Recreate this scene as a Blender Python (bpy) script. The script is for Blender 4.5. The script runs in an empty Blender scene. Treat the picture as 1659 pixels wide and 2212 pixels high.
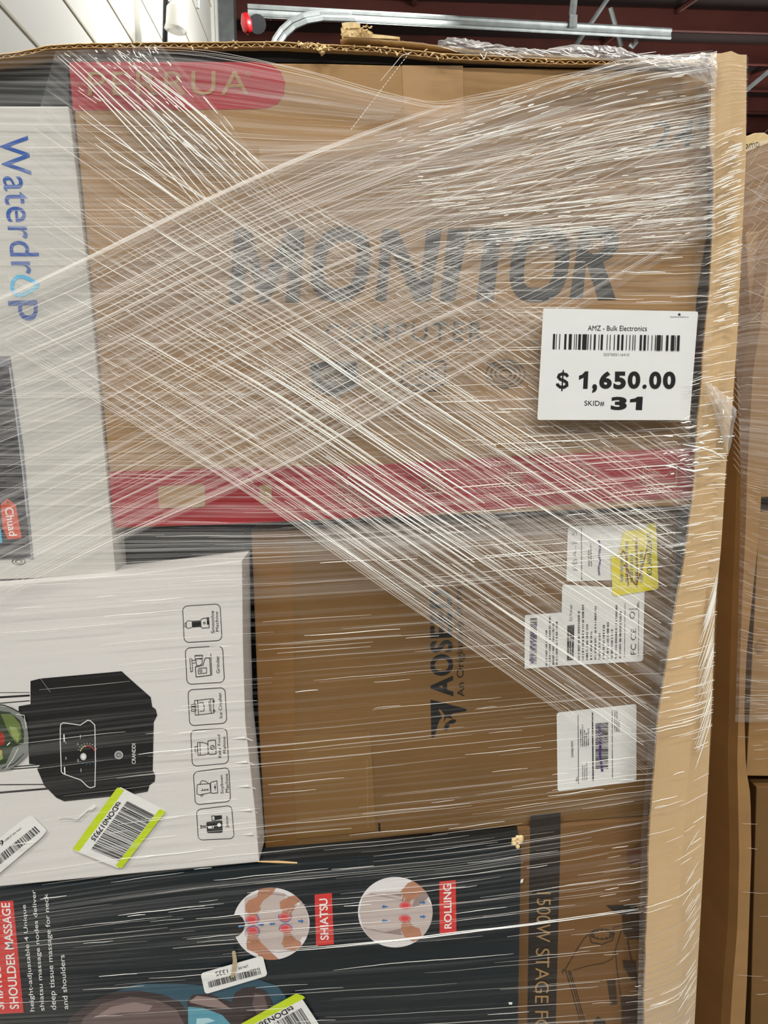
import bpy, bmesh, math, random
from mathutils import Vector
from math import radians as R, sin, cos, pi

# ------------------------------------------------------------------ camera, world, light
F = 1640.0; PITCH = R(10.0); EYE = Vector((0, 0, 1.5))
W_, H_ = 1659.0, 2212.0
S = bpy.context.scene
cam_d = bpy.data.cameras.new('camera'); cam = bpy.data.objects.new('camera', cam_d)
S.collection.objects.link(cam); S.camera = cam
cam.location = EYE; cam.rotation_euler = (R(90) - PITCH, 0, 0)
cam_d.sensor_fit = 'VERTICAL'; cam_d.sensor_height = 36.0; cam_d.lens = F / H_ * 36.0
cam_d.clip_start = 0.02; cam_d.clip_end = 100

w = bpy.data.worlds.new('warehouse_ambient'); S.world = w; w.use_nodes = True
bg = w.node_tree.nodes['Background']; bg.inputs[0].default_value = (1.0, 0.985, 0.96, 1); bg.inputs[1].default_value = 0.13

def area(name, loc, target, sx, sy, e, col=(1, 0.985, 0.95)):
    l = bpy.data.lights.new(name, 'AREA'); l.shape = 'RECTANGLE'; l.size = sx; l.size_y = sy; l.energy = e; l.color = col
    o = bpy.data.objects.new(name, l); S.collection.objects.link(o); o.location = loc
    o.rotation_euler = (Vector(target) - Vector(loc)).to_track_quat('-Z', 'Y').to_euler()
    return o
LAMPS = [(-2.6, -1.6), (1.2, -1.6), (-0.8, -4.2), (3.2, -4.2), (2.9, 1.6)]
LAMP_Z = 5.2
for i_, (lx, ly) in enumerate(LAMPS):
    area('strip_lamp_light', (lx, ly, LAMP_Z), (lx, ly, 0), 2.4, 0.35, 142)
area('fill_left_wall', (0.3, 9.0, 6.6), (-2.2, 9.5, 5.0), 3.0, 0.8, 330)  # fill light without a fixture, added to brighten the left wall
area('fill_far_roof', (7.0, 17.0, 5.8), (7.0, 17.0, 9), 4.0, 2.0, 100)  # added upward wash that lifts the distant purlins, no lamp there
area('fill_roof_wash', (4.5, 7.5, 5.0), (4.5, 15.5, 8.0), 3.0, 1.0, 300)  # extra fill aimed up at the roof steel, without a fixture
S.view_settings.view_transform = 'Standard'; S.view_settings.look = 'None'
S.view_settings.gamma = 1.0; S.view_settings.exposure = 0.0; S.view_settings.use_curve_mapping = False
S.render.engine = 'CYCLES'
S.cycles.transparent_max_bounces = 48; S.cycles.max_bounces = 6

# ------------------------------------------------------------------ projection helpers
CP, SP = cos(PITCH), sin(PITCH)
def P(px, py, Y):
    """point on the vertical plane y=Y seen at this place of the photograph"""
    a = (px - W_/2) / F; b = (H_/2 - py) / F
    d = Vector((a, CP + b*SP, -SP + b*CP))
    return EYE + d * (Y / d.y)
def ease(t): t = max(0, min(1, t)); return t*t*(3-2*t)
def lin(c):
    c = c/255.0
    return c/12.92 if c <= 0.04045 else ((c+0.055)/1.055)**2.4
def rgb(r, g, b): return (lin(r), lin(g), lin(b), 1)
def crop(x0, y0, s):
    return lambda *pts: [(x0 + x/s, y0 + y/s) for (x, y) in pts]

# ------------------------------------------------------------------ materials
MATS = {}
def mat(name, col, rough=0.6, metal=0.0, alpha=1.0, spec=0.5, noise=None, bump=None, emit=0):
    if name in MATS: return MATS[name]
    m = bpy.data.materials.new(name); m.use_nodes = True; nt = m.node_tree; b = nt.nodes['Principled BSDF']
    b.inputs['Base Color'].default_value = col; b.inputs['Roughness'].default_value = rough
    b.inputs['Metallic'].default_value = metal; b.inputs['Alpha'].default_value = alpha
    b.inputs['Specular IOR Level'].default_value = spec
    if emit:
        b.inputs['Emission Color'].default_value = col; b.inputs['Emission Strength'].default_value = emit
    tc = nt.nodes.new('ShaderNodeTexCoord')
    if noise:                                   # (scale xyz, detail, amount)
        sc, det, amt = noise
        mp = nt.nodes.new('ShaderNodeMapping'); mp.inputs['Scale'].default_value = sc
        nz = nt.nodes.new('ShaderNodeTexNoise'); nz.inputs['Scale'].default_value = 1; nz.inputs['Detail'].default_value = det
        rp = nt.nodes.new('ShaderNodeValToRGB')
        rp.color_ramp.elements[0].position = 0.3; rp.color_ramp.elements[1].position = 0.7
        lo = [c*(1-amt) for c in col[:3]]+[1]; hi = [min(1, c*(1+amt)) for c in col[:3]]+[1]
        rp.color_ramp.elements[0].color = lo; rp.color_ramp.elements[1].color = hi
        nt.links.new(tc.outputs['Object'], mp.inputs[0]); nt.links.new(mp.outputs[0], nz.inputs[0])
        nt.links.new(nz.outputs[0], rp.inputs[0]); nt.links.new(rp.outputs[0], b.inputs['Base Color'])
    if bump:                                    # (scale xyz, strength, distance)
        sc, st, di = bump
        mp = nt.nodes.new('ShaderNodeMapping'); mp.inputs['Scale'].default_value = sc
        nz = nt.nodes.new('ShaderNodeTexNoise'); nz.inputs['Scale'].default_value = 1; nz.inputs['Detail'].default_value = 3
        bp = nt.nodes.new('ShaderNodeBump'); bp.inputs['Strength'].default_value = st; bp.inputs['Distance'].default_value = di
        nt.links.new(tc.outputs['Object'], mp.inputs[0]); nt.links.new(mp.outputs[0], nz.inputs[0])
        nt.links.new(nz.outputs[0], bp.inputs['Height']); nt.links.new(bp.outputs[0], b.inputs['Normal'])
    MATS[name] = m; return m

KRAFT = mat('kraft_board', rgb(156, 121, 76), 0.75, noise=((6, 6, 22), 5, 0.10), bump=((60, 60, 420), 0.12, 0.001))
KRAFT2 = mat('kraft_board_shaded', rgb(114, 83, 42), 0.75, noise=((9, 9, 14), 5, 0.10), bump=((60, 60, 420), 0.12, 0.001))  # shade of low, recessed cartons put into the board colour
KRAFT3 = mat('kraft_board_pale', rgb(200, 168, 122), 0.75, noise=((14, 14, 5), 5, 0.07), bump=((420, 60, 40), 0.10, 0.001))
KRAFTB = mat('kraft_board_brown', rgb(134, 98, 56), 0.75, noise=((9, 9, 14), 4, 0.08))
FLUTE = mat('corrugated_flute', rgb(205, 172, 120), 0.8, noise=((60, 60, 60), 3, 0.15))
TAPE = mat('packing_tape', rgb(124, 88, 44), 0.22)
WHITE_C = mat('white_carton', rgb(214, 211, 206), 0.42, noise=((3, 3, 3), 2, 0.03), bump=((25, 25, 60), 0.08, 0.002))
GREY_C = mat('pale_grey_carton', rgb(196, 194, 186), 0.45, noise=((3, 3, 3), 2, 0.03))
BLACK_C = mat('black_carton', rgb(34, 36, 38), 0.4, noise=((9, 9, 30), 3, 0.2))
NAVY_C = mat('navy_carton', rgb(6, 20, 26), 0.30, noise=((2, 2, 4), 2, 0.15))
RED_I = mat('red_ink', rgb(158, 22, 32), 0.45)
RED2_I = mat('bright_red_ink', rgb(206, 52, 48), 0.4)
DKGREY_I = mat('dark_grey_ink', rgb(50, 51, 49), 0.6)
FAINT_I = mat('faint_grey_ink', rgb(118, 100, 76), 0.7)
FAINTK_I = mat('faint_brown_ink', rgb(150, 112, 66), 0.7)
GOLD_I = mat('kraft_showing', rgb(160, 126, 80), 0.7)
BLACK_I = mat('black_ink', rgb(18, 18, 18), 0.5)
BLUE_I = mat('blue_ink', rgb(40, 84, 160), 0.45)
BLUE2_I = mat('mid_blue_ink', rgb(50, 110, 178), 0.45)
CYAN_I = mat('cyan_ink', rgb(80, 178, 220), 0.45)
PURPLE_I = mat('purple_marker', rgb(78, 48, 120), 0.5)
BROWN_I = mat('brown_marker', rgb(120, 62, 24), 0.5)
PAPER = mat('paper_label', rgb(226, 226, 222), 0.55)
PRICE = mat('price_paper', rgb(222, 223, 220), 0.5, noise=((30, 30, 60), 3, 0.02))
LIME = mat('lime_label', rgb(190, 212, 20), 0.5)
YELLOW = mat('yellow_label', rgb(226, 212, 0), 0.5)
GREYTXT = mat('grey_ink', rgb(130, 130, 128), 0.6)
WHITE_I = mat('white_ink', rgb(232, 232, 228), 0.5)
STEEL = mat('galvanised_steel', rgb(150, 156, 156), 0.42, 0.6, noise=((8, 8, 8), 3, 0.15))
MAROON = mat('red_oxide_steel', rgb(96, 48, 40), 0.6, noise=((2, 2, 2), 3, 0.15))
DECK = mat('dark_roof_deck', rgb(44, 30, 28), 0.8)
WALLW = mat('white_wall_panel', rgb(232, 232, 224), 0.6, noise=((1.5, 1.5, 1.5), 4, 0.03))
GAPM = mat('panel_joint', rgb(206, 200, 182), 0.7)
CONC = mat('concrete_floor', rgb(130, 126, 120), 0.7, noise=((2, 2, 2), 5, 0.12))
WOOD = mat('pallet_wood', rgb(186, 150, 104), 0.8, noise=((2, 40, 40), 4, 0.2))
CHIP = mat('torn_board_fibre', rgb(226, 200, 148), 0.9, noise=((200, 200, 200), 3, 0.2))
PLASTICW = mat('white_plastic', rgb(226, 224, 218), 0.4)
DARKM = mat('dark_metal', rgb(44, 46, 48), 0.5, 0.4)
REDP = mat('red_plastic', rgb(150, 16, 22), 0.35)

def film_mat(name, dens, streak, su=3.0, sv=420.0, gl=0.5, lo=0.42, hi=0.72, bump=0.5, tint=(0.92, 0.905, 0.88)):
    """clear stretch film: transparent with milky streaks that run along u, and a glossy coat"""
    m = bpy.data.materials.new(name); m.use_nodes = True; nt = m.node_tree; N = nt.nodes; L = nt.links
    for n in list(N): N.remove(n)
    out = N.new('ShaderNodeOutputMaterial'); tr = N.new('ShaderNodeBsdfTransparent')
    df = N.new('ShaderNodeBsdfDiffuse'); df.inputs[0].default_value = (*tint, 1)
    tl = N.new('ShaderNodeBsdfTranslucent'); tl.inputs[0].default_value = (*tint, 1)
    gls = N.new('ShaderNodeBsdfGlossy'); gls.inputs['Roughness'].default_value = 0.16
    milk = N.new('ShaderNodeMixShader'); milk.inputs[0].default_value = 0.25
    L.new(df.outputs[0], milk.inputs[1]); L.new(tl.outputs[0], milk.inputs[2])
    uv = N.new('ShaderNodeUVMap'); mp = N.new('ShaderNodeMapping'); mp.inputs['Scale'].default_value = (su, sv, 1)
    n1 = N.new('ShaderNodeTexNoise'); n1.inputs['Scale'].default_value = 1; n1.inputs['Detail'].default_value = 3; n1.inputs['Roughness'].default_value = 0.65
    L.new(uv.outputs[0], mp.inputs[0]); L.new(mp.outputs[0], n1.inputs[0])
    mp2 = N.new('ShaderNodeMapping'); mp2.inputs['Scale'].default_value = (su*0.5, sv*0.13, 1)
    n2 = N.new('ShaderNodeTexNoise'); n2.inputs['Scale'].default_value = 1; n2.inputs['Detail'].default_value = 3
    L.new(uv.outputs[0], mp2.inputs[0]); L.new(mp2.outputs[0], n2.inputs[0])
    mr = N.new('ShaderNodeMapRange'); mr.inputs[1].default_value = lo; mr.inputs[2].default_value = hi; mr.inputs[3].default_value = 0; mr.inputs[4].default_value = 1
    L.new(n1.outputs[0], mr.inputs[0])
    mr2 = N.new('ShaderNodeMapRange'); mr2.inputs[1].default_value = 0.35; mr2.inputs[2].default_value = 0.7; mr2.inputs[3].default_value = 0.25; mr2.inputs[4].default_value = 1.3
    L.new(n2.outputs[0], mr2.inputs[0])
    mul = N.new('ShaderNodeMath'); mul.operation = 'MULTIPLY'; L.new(mr.outputs[0], mul.inputs[0]); L.new(mr2.outputs[0], mul.inputs[1])
    ma = N.new('ShaderNodeMath'); ma.operation = 'MULTIPLY_ADD'; ma.inputs[1].default_value = streak; ma.inputs[2].default_value = dens
    ma.use_clamp = True; L.new(mul.outputs[0], ma.inputs[0])
    mx = N.new('ShaderNodeMixShader'); L.new(ma.outputs[0], mx.inputs[0]); L.new(tr.outputs[0], mx.inputs[1]); L.new(milk.outputs[0], mx.inputs[2])
    bp = N.new('ShaderNodeBump'); bp.inputs['Strength'].default_value = bump; bp.inputs['Distance'].default_value = 0.0012
    L.new(n1.outputs[0], bp.inputs['Height']); L.new(bp.outputs[0], gls.inputs['Normal'])
    fr = N.new('ShaderNodeFresnel'); fr.inputs[0].default_value = 1.35; L.new(bp.outputs[0], fr.inputs['Normal'])
    fm = N.new('ShaderNodeMath'); fm.operation = 'MULTIPLY'; fm.inputs[1].default_value = gl; L.new(fr.outputs[0], fm.inputs[0])
    mg = N.new('ShaderNodeMixShader'); L.new(fm.outputs[0], mg.inputs[0]); L.new(mx.outputs[0], mg.inputs[1]); L.new(gls.outputs[0], mg.inputs[2])
    L.new(mg.outputs[0], out.inputs[0]); return m
FILM_H = film_mat('film_horizontal', 0.015, 0.34, 2.2, 300, 0.6)
FILM_L = film_mat('film_lower', 0.0, 0.20, 1.4, 210, 0.3, lo=0.50, hi=0.78)
FILM_Z = film_mat('film_bottom', 0.0, 0.09, 1.2, 160, 0.18, lo=0.55, hi=0.8)
FILM_T = film_mat('film_top_fan', 0.03, 0.26, 3.0, 330, 0.8)
FILM_B = film_mat('film_falling', 0.03, 0.24, 1.6, 210, 0.6)
FILM_C = film_mat('film_rising', 0.02, 0.30, 1.2, 170, 0.6)
FILM_P = film_mat('film_corner', 0.01, 0.08, 4.0, 260, 0.7)
FILM_X = film_mat('film_crumple', 0.28, 0.35, 40, 60, 1.2, bump=0.6)
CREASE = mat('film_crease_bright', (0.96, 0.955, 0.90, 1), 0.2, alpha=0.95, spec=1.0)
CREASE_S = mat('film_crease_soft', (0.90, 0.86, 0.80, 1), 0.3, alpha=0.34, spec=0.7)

# ------------------------------------------------------------------ object helpers
COL = S.collection
def link(name, me, parent=None, mats=()):
    o = bpy.data.objects.new(name, me); COL.objects.link(o)
    for m in mats: me.materials.append(m)
    if parent: o.parent = parent
    return o
def thing(name, label, cat, loc=(0, 0, 0), group=None):
    o = bpy.data.objects.new(name, None); COL.objects.link(o); o.location = (0, 0, 0)
    o.empty_display_size = 0.05; o['label'] = label; o['category'] = cat
    if group: o['group'] = group
    return o
def tag(o, label=None, cat=None, group=None, kind=None):
    if label: o['label'] = label
    if cat: o['category'] = cat
    if group: o['group'] = group
    if kind: o['kind'] = kind
    return o
def bm_obj(name, bm, m, parent=None, smooth=False):
    me = bpy.data.meshes.new(name); bmesh.ops.recalc_face_normals(bm, faces=bm.faces[:]); bm.to_mesh(me); bm.free()
    if smooth:
        for p in me.polygons: p.use_smooth = True
    return link(name, me, parent, m if isinstance(m, (list, tuple)) else [m])
def prism(bm, front, dy, mi=0):
    """front: world points on a vertical plane, extruded back by dy"""
    a = [bm.verts.new(p) for p in front]; b = [bm.verts.new(p + Vector((0, dy, 0))) for p in front]
    fs = [bm.faces.new(a), bm.faces.new(b[::-1])]
    n = len(a)
    for i in range(n): fs.append(bm.faces.new((a[i], b[i], b[(i+1) % n], a[(i+1) % n])))
    for f in fs: f.material_index = mi
    return fs
def subdiv(pts, n=6):
    out = []
    for i in range(len(pts)):
        a, b = pts[i], pts[(i+1) % len(pts)]
        for k in range(n): out.append((a[0]+(b[0]-a[0])*k/n, a[1]+(b[1]-a[1])*k/n))
    return out
def carton(name, pts, Y, depth, m, parent, bev=0.0015):
    bm = bmesh.new(); prism(bm, [P(x, y, Y) for x, y in pts], depth)
    if bev:
        bmesh.ops.recalc_face_normals(bm, faces=bm.faces[:])
        bmesh.ops.bevel(bm, geom=bm.edges[:], offset=bev, segments=2, affect='EDGES', profile=0.6)
    return bm_obj(name, bm, m, parent)
def box(bm, c, s, rot=0, mi=0):
    cx, cy, cz = c; sx, sy, sz = (v/2 for v in s); vs = []
    for dx, dy, dz in ((-1,-1,-1),(1,-1,-1),(1,1,-1),(-1,1,-1),(-1,-1,1),(1,-1,1),(1,1,1),(-1,1,1)):
        x, y = dx*sx, dy*sy
        vs.append(bm.verts.new((cx + x*cos(rot)-y*sin(rot), cy + x*sin(rot)+y*cos(rot), cz+dz*sz)))
    for f in ((0,3,2,1),(4,5,6,7),(0,1,5,4),(1,2,6,5),(2,3,7,6),(3,0,4,7)):
        bm.faces.new([vs[i] for i in f]).material_index = mi
def tube(bm, pts, r, seg=8, cap=True, mi=0):
    pts = [Vector(p) for p in pts]; rings = []
    for i, p in enumerate(pts):
        d = (pts[min(i+1, len(pts)-1)] - pts[max(i-1, 0)]).normalized()
        u = d.cross(Vector((0, 0, 1)));
        if u.length < 0.05: u = d.cross(Vector((0, 1, 0)))
        u.normalize(); v = d.cross(u)
        rr = r[i] if isinstance(r, (list, tuple)) else r
        rings.append([bm.verts.new(p + (u*cos(2*pi*k/seg)+v*sin(2*pi*k/seg))*rr) for k in range(seg)])
    for a, b in zip(rings, rings[1:]):
        for k in range(seg): bm.faces.new((a[k], a[(k+1) % seg], b[(k+1) % seg], b[k])).material_index = mi
    if cap:
        bm.faces.new(rings[0][::-1]); bm.faces.new(rings[-1])

# ------------------------------------------------------------------ printed artwork
_tc = {}
def text_geo(s, bold=0.0, space=1.0, res=5):
    k = (s, bold, space, res)
    if k in _tc: return _tc[k]
    cu = bpy.data.curves.new('t', 'FONT'); cu.body = s; cu.size = 1; cu.offset = bold; cu.space_character = space
    cu.resolution_u = res; cu.fill_mode = 'FRONT'
    o = bpy.data.objects.new('t', cu); COL.objects.link(o)
    dg = bpy.context.evaluated_depsgraph_get(); dg.update()
    me = bpy.data.meshes.new_from_object(o.evaluated_get(dg))
    vs = [tuple(v.co[:2]) for v in me.vertices]; fs = [tuple(p.vertices) for p in me.polygons]
    bpy.data.objects.remove(o); bpy.data.curves.remove(cu); bpy.data.meshes.remove(me)
    xs = [v[0] for v in vs]; ys = [v[1] for v in vs]
    x0, x1, y0, y1 = min(xs), max(xs), min(ys), max(ys)
    vs = [((x-x0)/(x1-x0), (y1-y)/(y1-y0)) for x, y in vs]
    _tc[k] = (vs, fs); return _tc[k]
def quad(q):
    (ax, ay), (bx, by), (cx, cy), (dx, dy) = q          # TL TR BR BL, u right, v down
    def f(u, v):
        return ((ax*(1-u)+bx*u)*(1-v)+(dx*(1-u)+cx*u)*v, (ay*(1-u)+by*u)*(1-v)+(dy*(1-u)+cy*u)*v)
    return f
class Art:
    """flat ink on a vertical carton face, drawn in photograph coordinates on the plane y=Y"""
    def __init__(s, Y, warp=None): s.Y = Y; s.eps = 0.00025; s.V = []; s.Fs = []; s.M = []; s.ms = []; s.warp = warp
    def _v(s, pts):
        b = len(s.V); s.V += [P(x, y, s.Y - s.eps) for x, y in pts]; return b
    def _m(s, m):
        if m not in s.ms: s.ms.append(m)
        return s.ms.index(m)
    def poly(s, pts, m):
        s.eps += 0.000015; b = s._v(pts); s.Fs.append(tuple(range(b, b+len(pts)))); s.M.append(s._m(m)); return s
    def ell(s, c, rx, ry, m, rot=0, n=28, a0=0, a1=2*pi):
        ca, sa = cos(rot), sin(rot)
        return s.poly([(c[0]+rx*cos(t)*ca-ry*sin(t)*sa, c[1]+rx*cos(t)*sa+ry*sin(t)*ca) for t in [a0+(a1-a0)*i/n for i in range(n)]], m)
    def ring(s, c, rx, ry, wd, m, rot=0, n=28, a0=0, a1=2*pi):
        ca, sa = cos(rot), sin(rot); full = abs(a1-a0-2*pi) < 1e-6
        pts = [(c[0]+rx*cos(t)*ca-ry*sin(t)*sa, c[1]+rx*cos(t)*sa+ry*sin(t)*ca) for t in [a0+(a1-a0)*i/n for i in range(n if full else n+1)]]
        return s.line(pts, wd, m, full)
    def line(s, pts, wd, m, closed=False):
        s.eps += 0.000015; n = len(pts); L = []; Rr = []
        for i in range(n):
            a = pts[i-1] if (closed or i > 0) else pts[i]; c = pts[(i+1) % n] if (closed or i < n-1) else pts[i]; p = pts[i]
            d1 = Vector((p[0]-a[0], p[1]-a[1])); d2 = Vector((c[0]-p[0], c[1]-p[1]))
            if d1.length < 1e-6: d1 = d2
            if d2.length < 1e-6: d2 = d1
            d1.normalize(); d2.normalize(); t = d1+d2
            if t.length < 1e-3: t = d1
            t.normalize(); nx = Vector((-t.y, t.x)); k = 1/max(0.5, abs(nx.dot(Vector((-d1.y, d1.x)))))
            ww = (wd[i] if isinstance(wd, (list, tuple)) else wd)/2*k
            L.append((p[0]+nx.x*ww, p[1]+nx.y*ww)); Rr.append((p[0]-nx.x*ww, p[1]-nx.y*ww))
        b = s._v(L+Rr); mi = s._m(m)
        for i in range(n if closed else n-1):
            j = (i+1) % n; s.Fs.append((b+i, b+j, b+n+j, b+n+i)); s.M.append(mi)
        return s
    def rrect(s, q, m, rad=0.1, asp=1.0, wd=None, n=5):
        f = quad(q) if isinstance(q, (list, tuple)) else q; pts = []
        rx, ry = rad, rad*asp
        for cx, cy, a in ((1-rx, ry, -90), (1-rx, 1-ry, 0), (rx, 1-ry, 90), (rx, ry, 180)):
            for k in range(n+1):
                t = R(a+90*k/n); pts.append(f(cx+rx*cos(t), cy+ry*sin(t)))
        return s.line(pts, wd, m, True) if wd else s.poly(pts, m)
    def text(s, st, q, m, bold=0.0, space=1.0, shear=0.0):
        s.eps += 0.000015; vs, fs = text_geo(st, bold, space); f = quad(q)
        b = s._v([f(u + shear*(0.5-v), v) for u, v in vs]); mi = s._m(m)
        for t in fs: s.Fs.append(tuple(b+i for i in t)); s.M.append(mi)
        return s
    def bars(s, q, m, seed=1, n=60, widths=None):
        s.eps += 0.000015; f = quad(q); mi = s._m(m); rnd = random.Random(seed)
        seq = []; x = 0
        while len(seq) < n: wd = rnd.choice((1, 1, 2, 3)); seq.append((x, x+wd)); x += wd+rnd.choice((1, 1, 2, 3))
        tot = seq[-1][1]
        for a, c in seq:
            a /= tot; c /= tot; b = s._v([f(a, 0), f(c, 0), f(c, 1), f(a, 1)]); s.Fs.append((b, b+1, b+2, b+3)); s.M.append(mi)
        return s
    def scribble_text(s, q, m, rows, seed=1, fill=0.55, lo=0.5, hi=1.0):
        """rows of illegible tiny print"""
        s.eps += 0.000015; f = quad(q); mi = s._m(m); rnd = random.Random(seed)
        for r in range(rows):
            v0 = (r+0.22)/rows; v1 = (r+0.22+fill)/rows; u = 0; end = rnd.uniform(lo, hi)
            while u < end:
                wd = rnd.uniform(0.010, 0.03); b = s._v([f(u, v0), f(min(u+wd, 1), v0), f(min(u+wd, 1), v1), f(u, v1)])
                s.Fs.append((b, b+1, b+2, b+3)); s.M.append(mi); u += wd+rnd.choice((0.008, 0.012, 0.03))
        return s
    def build(s, name, parent):
        me = bpy.data.meshes.new(name); me.from_pydata([tuple(v) for v in s.V], [], s.Fs); me.update()
        o = link(name, me, parent, s.ms)
        me.polygons.foreach_set('material_index', s.M); me.update(); return o

# ------------------------------------------------------------------ building shell (axes turned 3.5 degrees to the camera's)
YAW = R(3.5)
def B(x, y, z): return Vector((x*cos(YAW)-y*sin(YAW), x*sin(YAW)+y*cos(YAW), z))
def bbox(bm, x0, x1, y0, y1, z0, z1, mi=0):
    c = B((x0+x1)/2, (y0+y1)/2, (z0+z1)/2); box(bm, c, (x1-x0, y1-y0, z1-z0), YAW, mi)
def struct(name, bm, m, parent=None):
    o = bm_obj(name, bm, m, parent)
    if not parent: o['kind'] = 'structure'
    return o
WX = -2.0; CZ = 8.0
bm = bmesh.new(); bbox(bm, -2.15, 14, -6, 27, -0.1, 0); struct('floor', bm, CONC)
bm = bmesh.new(); bbox(bm, -2.15, 14, 5, 27, CZ+0.42, CZ+0.52); struct('ceiling', bm, DECK)
bm = bmesh.new(); bbox(bm, WX-0.12, WX, 0, 14.6, 0, CZ+0.42)
wall = struct('wall_left', bm, WALLW)
bm = bmesh.new(); bbox(bm, -2.15, 14, 26.8, 27, 0, CZ+0.42); struct('wall_back', bm, DECK)
bm = bmesh.new(); bbox(bm, 14, 14.12, -6, 27, 0, CZ+0.42); struct('wall_right', bm, WALLW)
# horizontal joints of the wall panels (real raised strips)
k = 0
for h in (2.214, 2.776, 3.31, 3.9, 4.6, 5.3, 6.0):
    k += 1; bm = bmesh.new(); bbox(bm, WX, WX+0.012, 0.2, 14.5, 1.5+h-0.010, 1.5+h+0.010); struct('trim_%d' % k, bm, GAPM)
for yy in (8.6, 13.9, 14.3):
    k += 1; bm = bmesh.new(); bbox(bm, WX, WX+0.05, yy-0.05, yy+0.05, 0, CZ+0.4); struct('trim_%d' % k, bm, WALLW)
# steel jamb at the end of the white wall
k += 1; bm = bmesh.new(); bbox(bm, WX-0.02, WX+0.28, 14.6, 15.0, 0, CZ+0.4); struct('trim_%d' % k, bm, STEEL)
# roof purlins
for i in range(10):
    y0 = 12.6+i*1.45; k += 1; bm = bmesh.new()
    bbox(bm, -2.0, 14, y0-0.012, y0+0.012, CZ, CZ+0.42); bbox(bm, -2.0, 14, y0-0.10, y0+0.012, CZ, CZ+0.02); bbox(bm, -2.0, 14, y0-0.012, y0+0.10, CZ+0.40, CZ+0.42)
    struct('trim_%d' % k, bm, MAROON)
for j, (xx, i) in enumerate(((1.4, 1), (6.4, 1), (5.5, 2), (9.5, 3))):     # sag bars between purlins
    y0 = 12.6+i*1.45; k += 1; bm = bmesh.new(); tube(bm, [B(xx, y0, CZ+0.05), B(xx+0.1, y0+1.45, CZ+0.35)], 0.05, 6); struct('trim_%d' % k, bm, MAROON)

def at(px, py, Y): return P(px, py, Y)
# overhead door track
t = track = thing('overhead_door_track', 'galvanised horizontal door track with curved end under the roof joists', 'door track')
bm = bmesh.new()
for dz, r in ((0, 0.03), (0.09, 0.022)):
    a, b = at(535, 14, 10.5), at(1450, 66, 11.1); tube(bm, [a+Vector((0, 0, -dz)), b+Vector((0, 0, -dz))], r, 6)
a, b = at(535, 20, 10.5), at(1450, 70, 11.1)
vs = [bm.verts.new(v) for v in (a, b, b+Vector((0, 0, -0.09)), a+Vector((0, 0, -0.09)))]; bm.faces.new(vs)
bm_obj('track_rail', bm, STEEL, t)
bm = bmesh.new()
arc = [at(585, 110, 10.4), at(594, 84, 10.4), at(608, 64, 10.4), at(628, 46, 10.4), at(655, 34, 10.4), at(690, 28, 10.45), at(760, 30, 10.5)]
for off in (0, 0.06): tube(bm, [p+Vector((off*0.7, 0, -off)) for p in arc], 0.035, 6)
bm_obj('curved_rail', bm, STEEL, t)
bm = bmesh.new(); tube(bm, [at(1243, -30, 10.9), at(1236, 34, 10.9)], 0.05, 6); bm_obj('hanger', bm, STEEL, t)
bm = bmesh.new(); box(bm, at(1238, 46, 10.9), (0.10, 0.04, 0.14)); bm_obj('bracket', bm, STEEL, t)
for nm, a, b, lab in (('roof_brace', (1318, -10), (1240, 104), 'thin steel brace slanting down to the left behind the door track'),
                      ('roof_brace', (1318, 18), (1342, 100), 'short steel brace hanging right of the slanted brace, below track'),
                      ('roof_brace', (1690, 130), (1600, 205), 'thin steel brace at the far right above the neighbouring load')):
    bm = bmesh.new(); tube(bm, [at(*a, 12.0), at(*b, 12.0)], 0.035, 6); tag(bm_obj(nm, bm, STEEL), lab, 'brace')
bm = bmesh.new(); tube(bm, [at(1376, 66, 11.6), at(1374, 92, 11.6), at(1366, 102, 11.6), at(1360, 96, 11.6)], 0.035, 6)
tag(bm_obj('roof_hook', bm, STEEL), 'small steel hook hanging under the right end of the door track', 'hook')
# white cylinder lamp on a conduit
t = thing('wall_lamp', 'white cylindrical lamp fixed on a conduit high on the white wall', 'lamp')
bm = bmesh.new(); tube(bm, [at(384, 12, 8.4), at(383, 20, 8.4), at(380, 55, 8.4), at(379, 66, 8.4)], [0.08, 0.105, 0.10, 0.112], 20); bm_obj('lamp_body', bm, PLASTICW, t, True)
bm = bmesh.new(); tube(bm, [at(379.5, 62, 8.36), at(378.8, 69, 8.36)], [0.1, 0.085], 20); bm_obj('lamp_rim', bm, PLASTICW, t)
bm = bmesh.new(); tube(bm, [at(366, 10, 8.45), at(376, 14, 8.42)], 0.03, 8); bm_obj('bracket', bm, DARKM, t)
bm = bmesh.new(); tube(bm, [at(362, -30, 8.5), at(359, 130, 8.5)], 0.012, 8); tube(bm, [at(357, -30, 8.5), at(354, 130, 8.5)], 0.02, 8)
tag(bm_obj('conduit_pipe', bm, DARKM), 'thin dark conduit running down the white wall beside the lamp', 'pipe')
bm = bmesh.new(); tube(bm, [at(427, -20, 9.2), at(427, 18, 9.2)], 0.02, 8)
tag(bm_obj('conduit_stub', bm, STEEL), 'short bright conduit stub on the white wall right of the lamp', 'pipe')
bm = bmesh.new(); tube(bm, [at(528, 30, 10.2), at(532, 48, 10.2), at(535, 66, 10.2), at(534, 74, 10.2)], [0.04, 0.07, 0.06, 0.02], 12)
bm_obj('beacon', bm, REDP, track, True)['label'] = 'red beacon'
t = track
bm = bmesh.new(); tube(bm, [at(551, 20, 10.6), at(553, 50, 10.6)], 0.03, 8); bm_obj('spring', bm, STEEL, t)
bm = bmesh.new(); tube(bm, [at(556, 52, 10.5), at(556, 52, 10.7)], 0.11, 16); bm_obj('pulley', bm, DARKM, t)
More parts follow.
